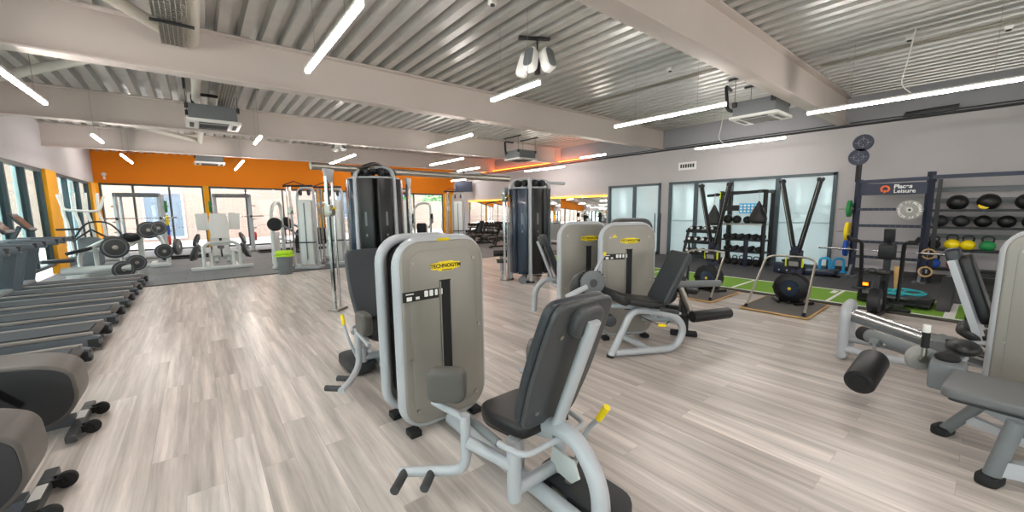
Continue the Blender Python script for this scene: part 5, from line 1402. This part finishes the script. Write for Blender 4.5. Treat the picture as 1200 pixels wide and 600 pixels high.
for i, y in enumerate((7.72, 7.5)):
    b = B(); b.tube([(12.9, y, 0.012), (12.95, y + .02, 1.5)], .016, 10); tag(obj('training_bar', b, 'black'), ['thin black bar leaning against the wall pier, nearer the smaller window', 'thin black bar leaning against the wall pier, nearer the wide window'][i], 'bar', 'leaning bars')
# ------------------------------------------------------------------ ceiling services
def cassette(t, drop=.8):
    b = B(); b.slab(rrect(.92, .92, .04, 3), .06, T(0, 0, 0), bev=.015); f = obj('fascia', b, 'white', t)
    b = B(); b.box((0, 0, -.004), (.5, .5, .012))
    obj('intake_grille', b, 'bumper', f)
    b = B()
    for k in range(9): b.box((0, -.2 + .05 * k, -.013), (.48, .008, .008))
    obj('grille_slats', b, 'shell', f)
    for k in range(4):
        b = B(); b.box((0, -.36, -.003), (.5, .07, .012), m=RZ(90 * k)); obj('air_slot', b, 'dark', f)
    b = B(); b.box((0, 0, .2), (.8, .8, .3), bev=.01); obj('casing', b, 'greyplastic', t)
    for x in (-.42, .42):
        b = B(); b.bar((x, -.5, drop - .03), (x, .5, drop - .03), .05, .04); obj('hanger_rail', b, 'dark', t)
        for y in (-.36, .36):
            b = B(); b.cyl((x, y, .3), (x, y, drop), .006, seg=6); obj('hanger_rod', b, 'dark', t)
            b = B(); b.box((x, y, .3), (.06, .08, .1)); obj('bracket', b, 'dark', t)
    b = B(); b.tube([(-.3, .42, .2), (-.3, .55, .25), (-.3, .6, drop - .1), (.2, .7, drop - .08)], .035, 8, fil=.08); obj('coolant_pipe', b, 'dark', t)
a0 = thing('air_conditioner', 'white ceiling cassette air conditioner hung above the aisle by the treadmills', 'air conditioner', (.44, 10.6, 3.56), 0, 'ceiling air conditioners'); cassette(a0, HC - 3.56)
again(a0, (9.85, 11.6, 3.56), 0, 'grey cased air conditioner hung below the amber lit ceiling'); again(a0, (9.5, 3.3, 3.56), 0, 'white cassette air conditioner beside the widest ceiling beam'); again(a0, (.55, 19.0, 3.56), 0, 'white air conditioner close in front of the orange wall')
def speakers(t, dz):
    b = B(); b.bar((0, 0, .1), (0, 0, dz), .02, .02); b.box((0, .05, dz - .03), (.08, .5, .03)); b.cyl((0, 0, -.12), (0, 0, .12), .05, seg=14); obj('mount', b, 'dark', t)
    for a in (-70, 0, 70):
        mx = RZ(a - 130) @ T(0, -.14, 0) @ RX(-18)
        b = B(); b.slab(rrect(.2, .36, .08, 5), .17, mx @ XZ, bev=.05, seg=3); s = obj('speaker_box', b, 'white', t)
        b = B(); b.slab(rrect(.15, .3, .06, 5), .012, mx @ T(0, -.165, 0) @ XZ, bev=.005); obj('speaker_grille', b, 'greyplastic', s)
s0 = thing('speaker_cluster', 'cluster of three white speakers hung above the middle of the room', 'speaker', (4.4, 4.75, 3.98), 60, 'hanging speaker clusters'); speakers(s0, HC - 3.98)
again(s0, (4.2, 14.8, 3.98), 60, 'white speaker cluster hung at the far beam above the crossover bar')
def mesh_tray(t, L, W=.28):
    b = B()
    for k in range(7): b.tube([(-W / 2 + W * k / 6, 0, 0), (-W / 2 + W * k / 6, L, 0)], .006, 5)
    k = 0
    while k * .06 < L: b.tube([(-W / 2, .06 * k, .05), (-W / 2, .06 * k, 0), (W / 2, .06 * k, 0), (W / 2, .06 * k, .05)], .005, 5); k += 1
    obj('wire_mesh', b, 'zinc', t)
    b = B(); b.box((-.02, L / 2, .012), (W * .8, L, .012)); obj('cables', b, 'greyplastic', t)
    for y in (L * .25, L * .8):
        b = B(); b.bar((-W * .75, y, -.02), (W * .75, y, -.02), .03, .03); obj('hanger_bar', b, 'dark', t)
t = thing('cable_tray', 'wire mesh cable tray running up to the nearest long beam', 'cable tray', (-.03, 2.9, 4.06), 0, 'ceiling cable trays'); mesh_tray(t, 4.5)
t = thing('cable_tray', 'wire mesh cable tray behind the nearest beam over the air conditioner', 'cable tray', (.7, 7.75, 4.1), 0, 'ceiling cable trays'); mesh_tray(t, 4.6)
def brace(name, p, q, r, lab):
    b = B(); b.tube([p, q], r, 16); return struct(name, b, 'cream')
brace('ceiling_brace', (.16, 2.8, 4.2), (.16, 7.5, 4.2), .085, ''); brace('ceiling_brace', (.2, 7.65, 4.2), (.2, 12.5, 4.2), .075, '')
brace('ceiling_brace', (.3, 12.7, 4.15), (.3, 17.5, 4.15), .075, '')
brace('ceiling_brace', (-2.9, 2.8, 4.2), (-.0, 7.45, 4.2), .075, ''); brace('ceiling_brace', (-.1, 7.7, 4.2), (-3.2, 12.4, 4.2), .075, ''); brace('ceiling_brace', (-2.9, 12.8, 4.2), (.2, 17.4, 4.2), .075, '')
# pipe with cable clips along the right wall
b = B(); b.tube([(XR - .06, YF + .1, 3.7), (XR - .06, 21.9, 3.7)], .028, 10); b.tube([(XR - .05, YF + .1, 3.77), (XR - .05, 21.9, 3.77)], .014, 8)
pp = tag(obj('wall_pipe', b, 'dark'), 'dark conduit pipe running high along the white right wall', 'pipe')
t = thing('wall_vent', 'small white ventilation grille high on the wall above the windows', 'vent', (XR - .012, 6.68, 3.1))
b = B(); b.box((0, 0, 0), (.024, .62, .26), bev=.006); f = obj('frame', b, 'white', t)
for k in range(6):
    b = B(); b.box((-.012, -.21 + .084 * k, 0), (.008, .06, .12)); obj('slot', b, 'dark', f)
t = thing('duct_box', 'flat black panel fixed on the pipe high on the right wall', 'panel', (XR - .12, 1.08, 3.76))
b = B(); b.slab([(-.4, 0), (.45, 0), (.4, .1), (-.42, .12)], .1, T(-.05, 0, -.02) @ YZ, bev=.01); obj('panel', b, 'black', t)
def sensor(lab, p, name='ceiling_sensor'):
    t = thing(name, lab, 'sensor', p, 0)
    b = B(); b.box((0, 0, -.03), (.09, .09, .06), bev=.01); obj('box', b, 'white', t)
    b = B(); b.cyl((0, 0, -.06), (0, 0, -.075), .03, seg=14); obj('lens', b, 'dark', t)
sensor('small white junction box on the ceiling ribs beside the triple speaker cluster', (3.2, 4.3, 4.42)); sensor('small white junction box on the ceiling above the wide ski window light', (7.4, 4.2, 4.42)); sensor('small white junction box on the ceiling over the rig light', (9.2, 1.1, 4.42)); sensor('white junction box on the ceiling ribs nearest the top right corner', (9.9, .1, 4.42))
for (x, y, lab) in ((8.85, 1.0, 'white looped flex feeding the brightest batten'), (11.5, 4.9, 'white looped flex feeding the batten before the frosted windows')):
    b = B(); b.tube([(x, y, 4.42), (x + .03, y + .05, 4.0), (x - .04, y + .1, 3.6), (x, y - .02, 3.46)], .01, 8, fil=.25); tag(obj('power_flex', b, 'white'), lab, 'cable')
t = thing('motion_detector', 'small white round detector on the orange wall by the left corner', 'sensor', (-3.0, 24.45, 3.45), 0)
b = B(); b.sph((0, 0, 0), .09, (1, .7, .8)); obj('dome', b, 'white', t)
b = B(); b.box((0, .05, -.15), (.08, .06, .14)); obj('base', b, 'white', t)

for (x, y0, y1, lab) in ((9.6, 2.35, -5.5, 'thin grey conduit run on the ceiling ribs before the big right beam'), (8.1, 7.3, 2.9, 'thin grey conduit run on the ceiling ribs over the ski machines')):
    b = B(); b.tube([(x, y0, 4.4), (x, y1, 4.4)], .018, 8); b.tube([(x + .09, y0, 4.405), (x + .09, y1, 4.405)], .012, 8); b.box((x + .05, y0 - .4, 4.4), (.18, .06, .03)); b.box((x + .05, y1 + .4, 4.4), (.18, .06, .03)); tag(obj('ceiling_conduit', b, 'zinc'), lab, 'pipe')
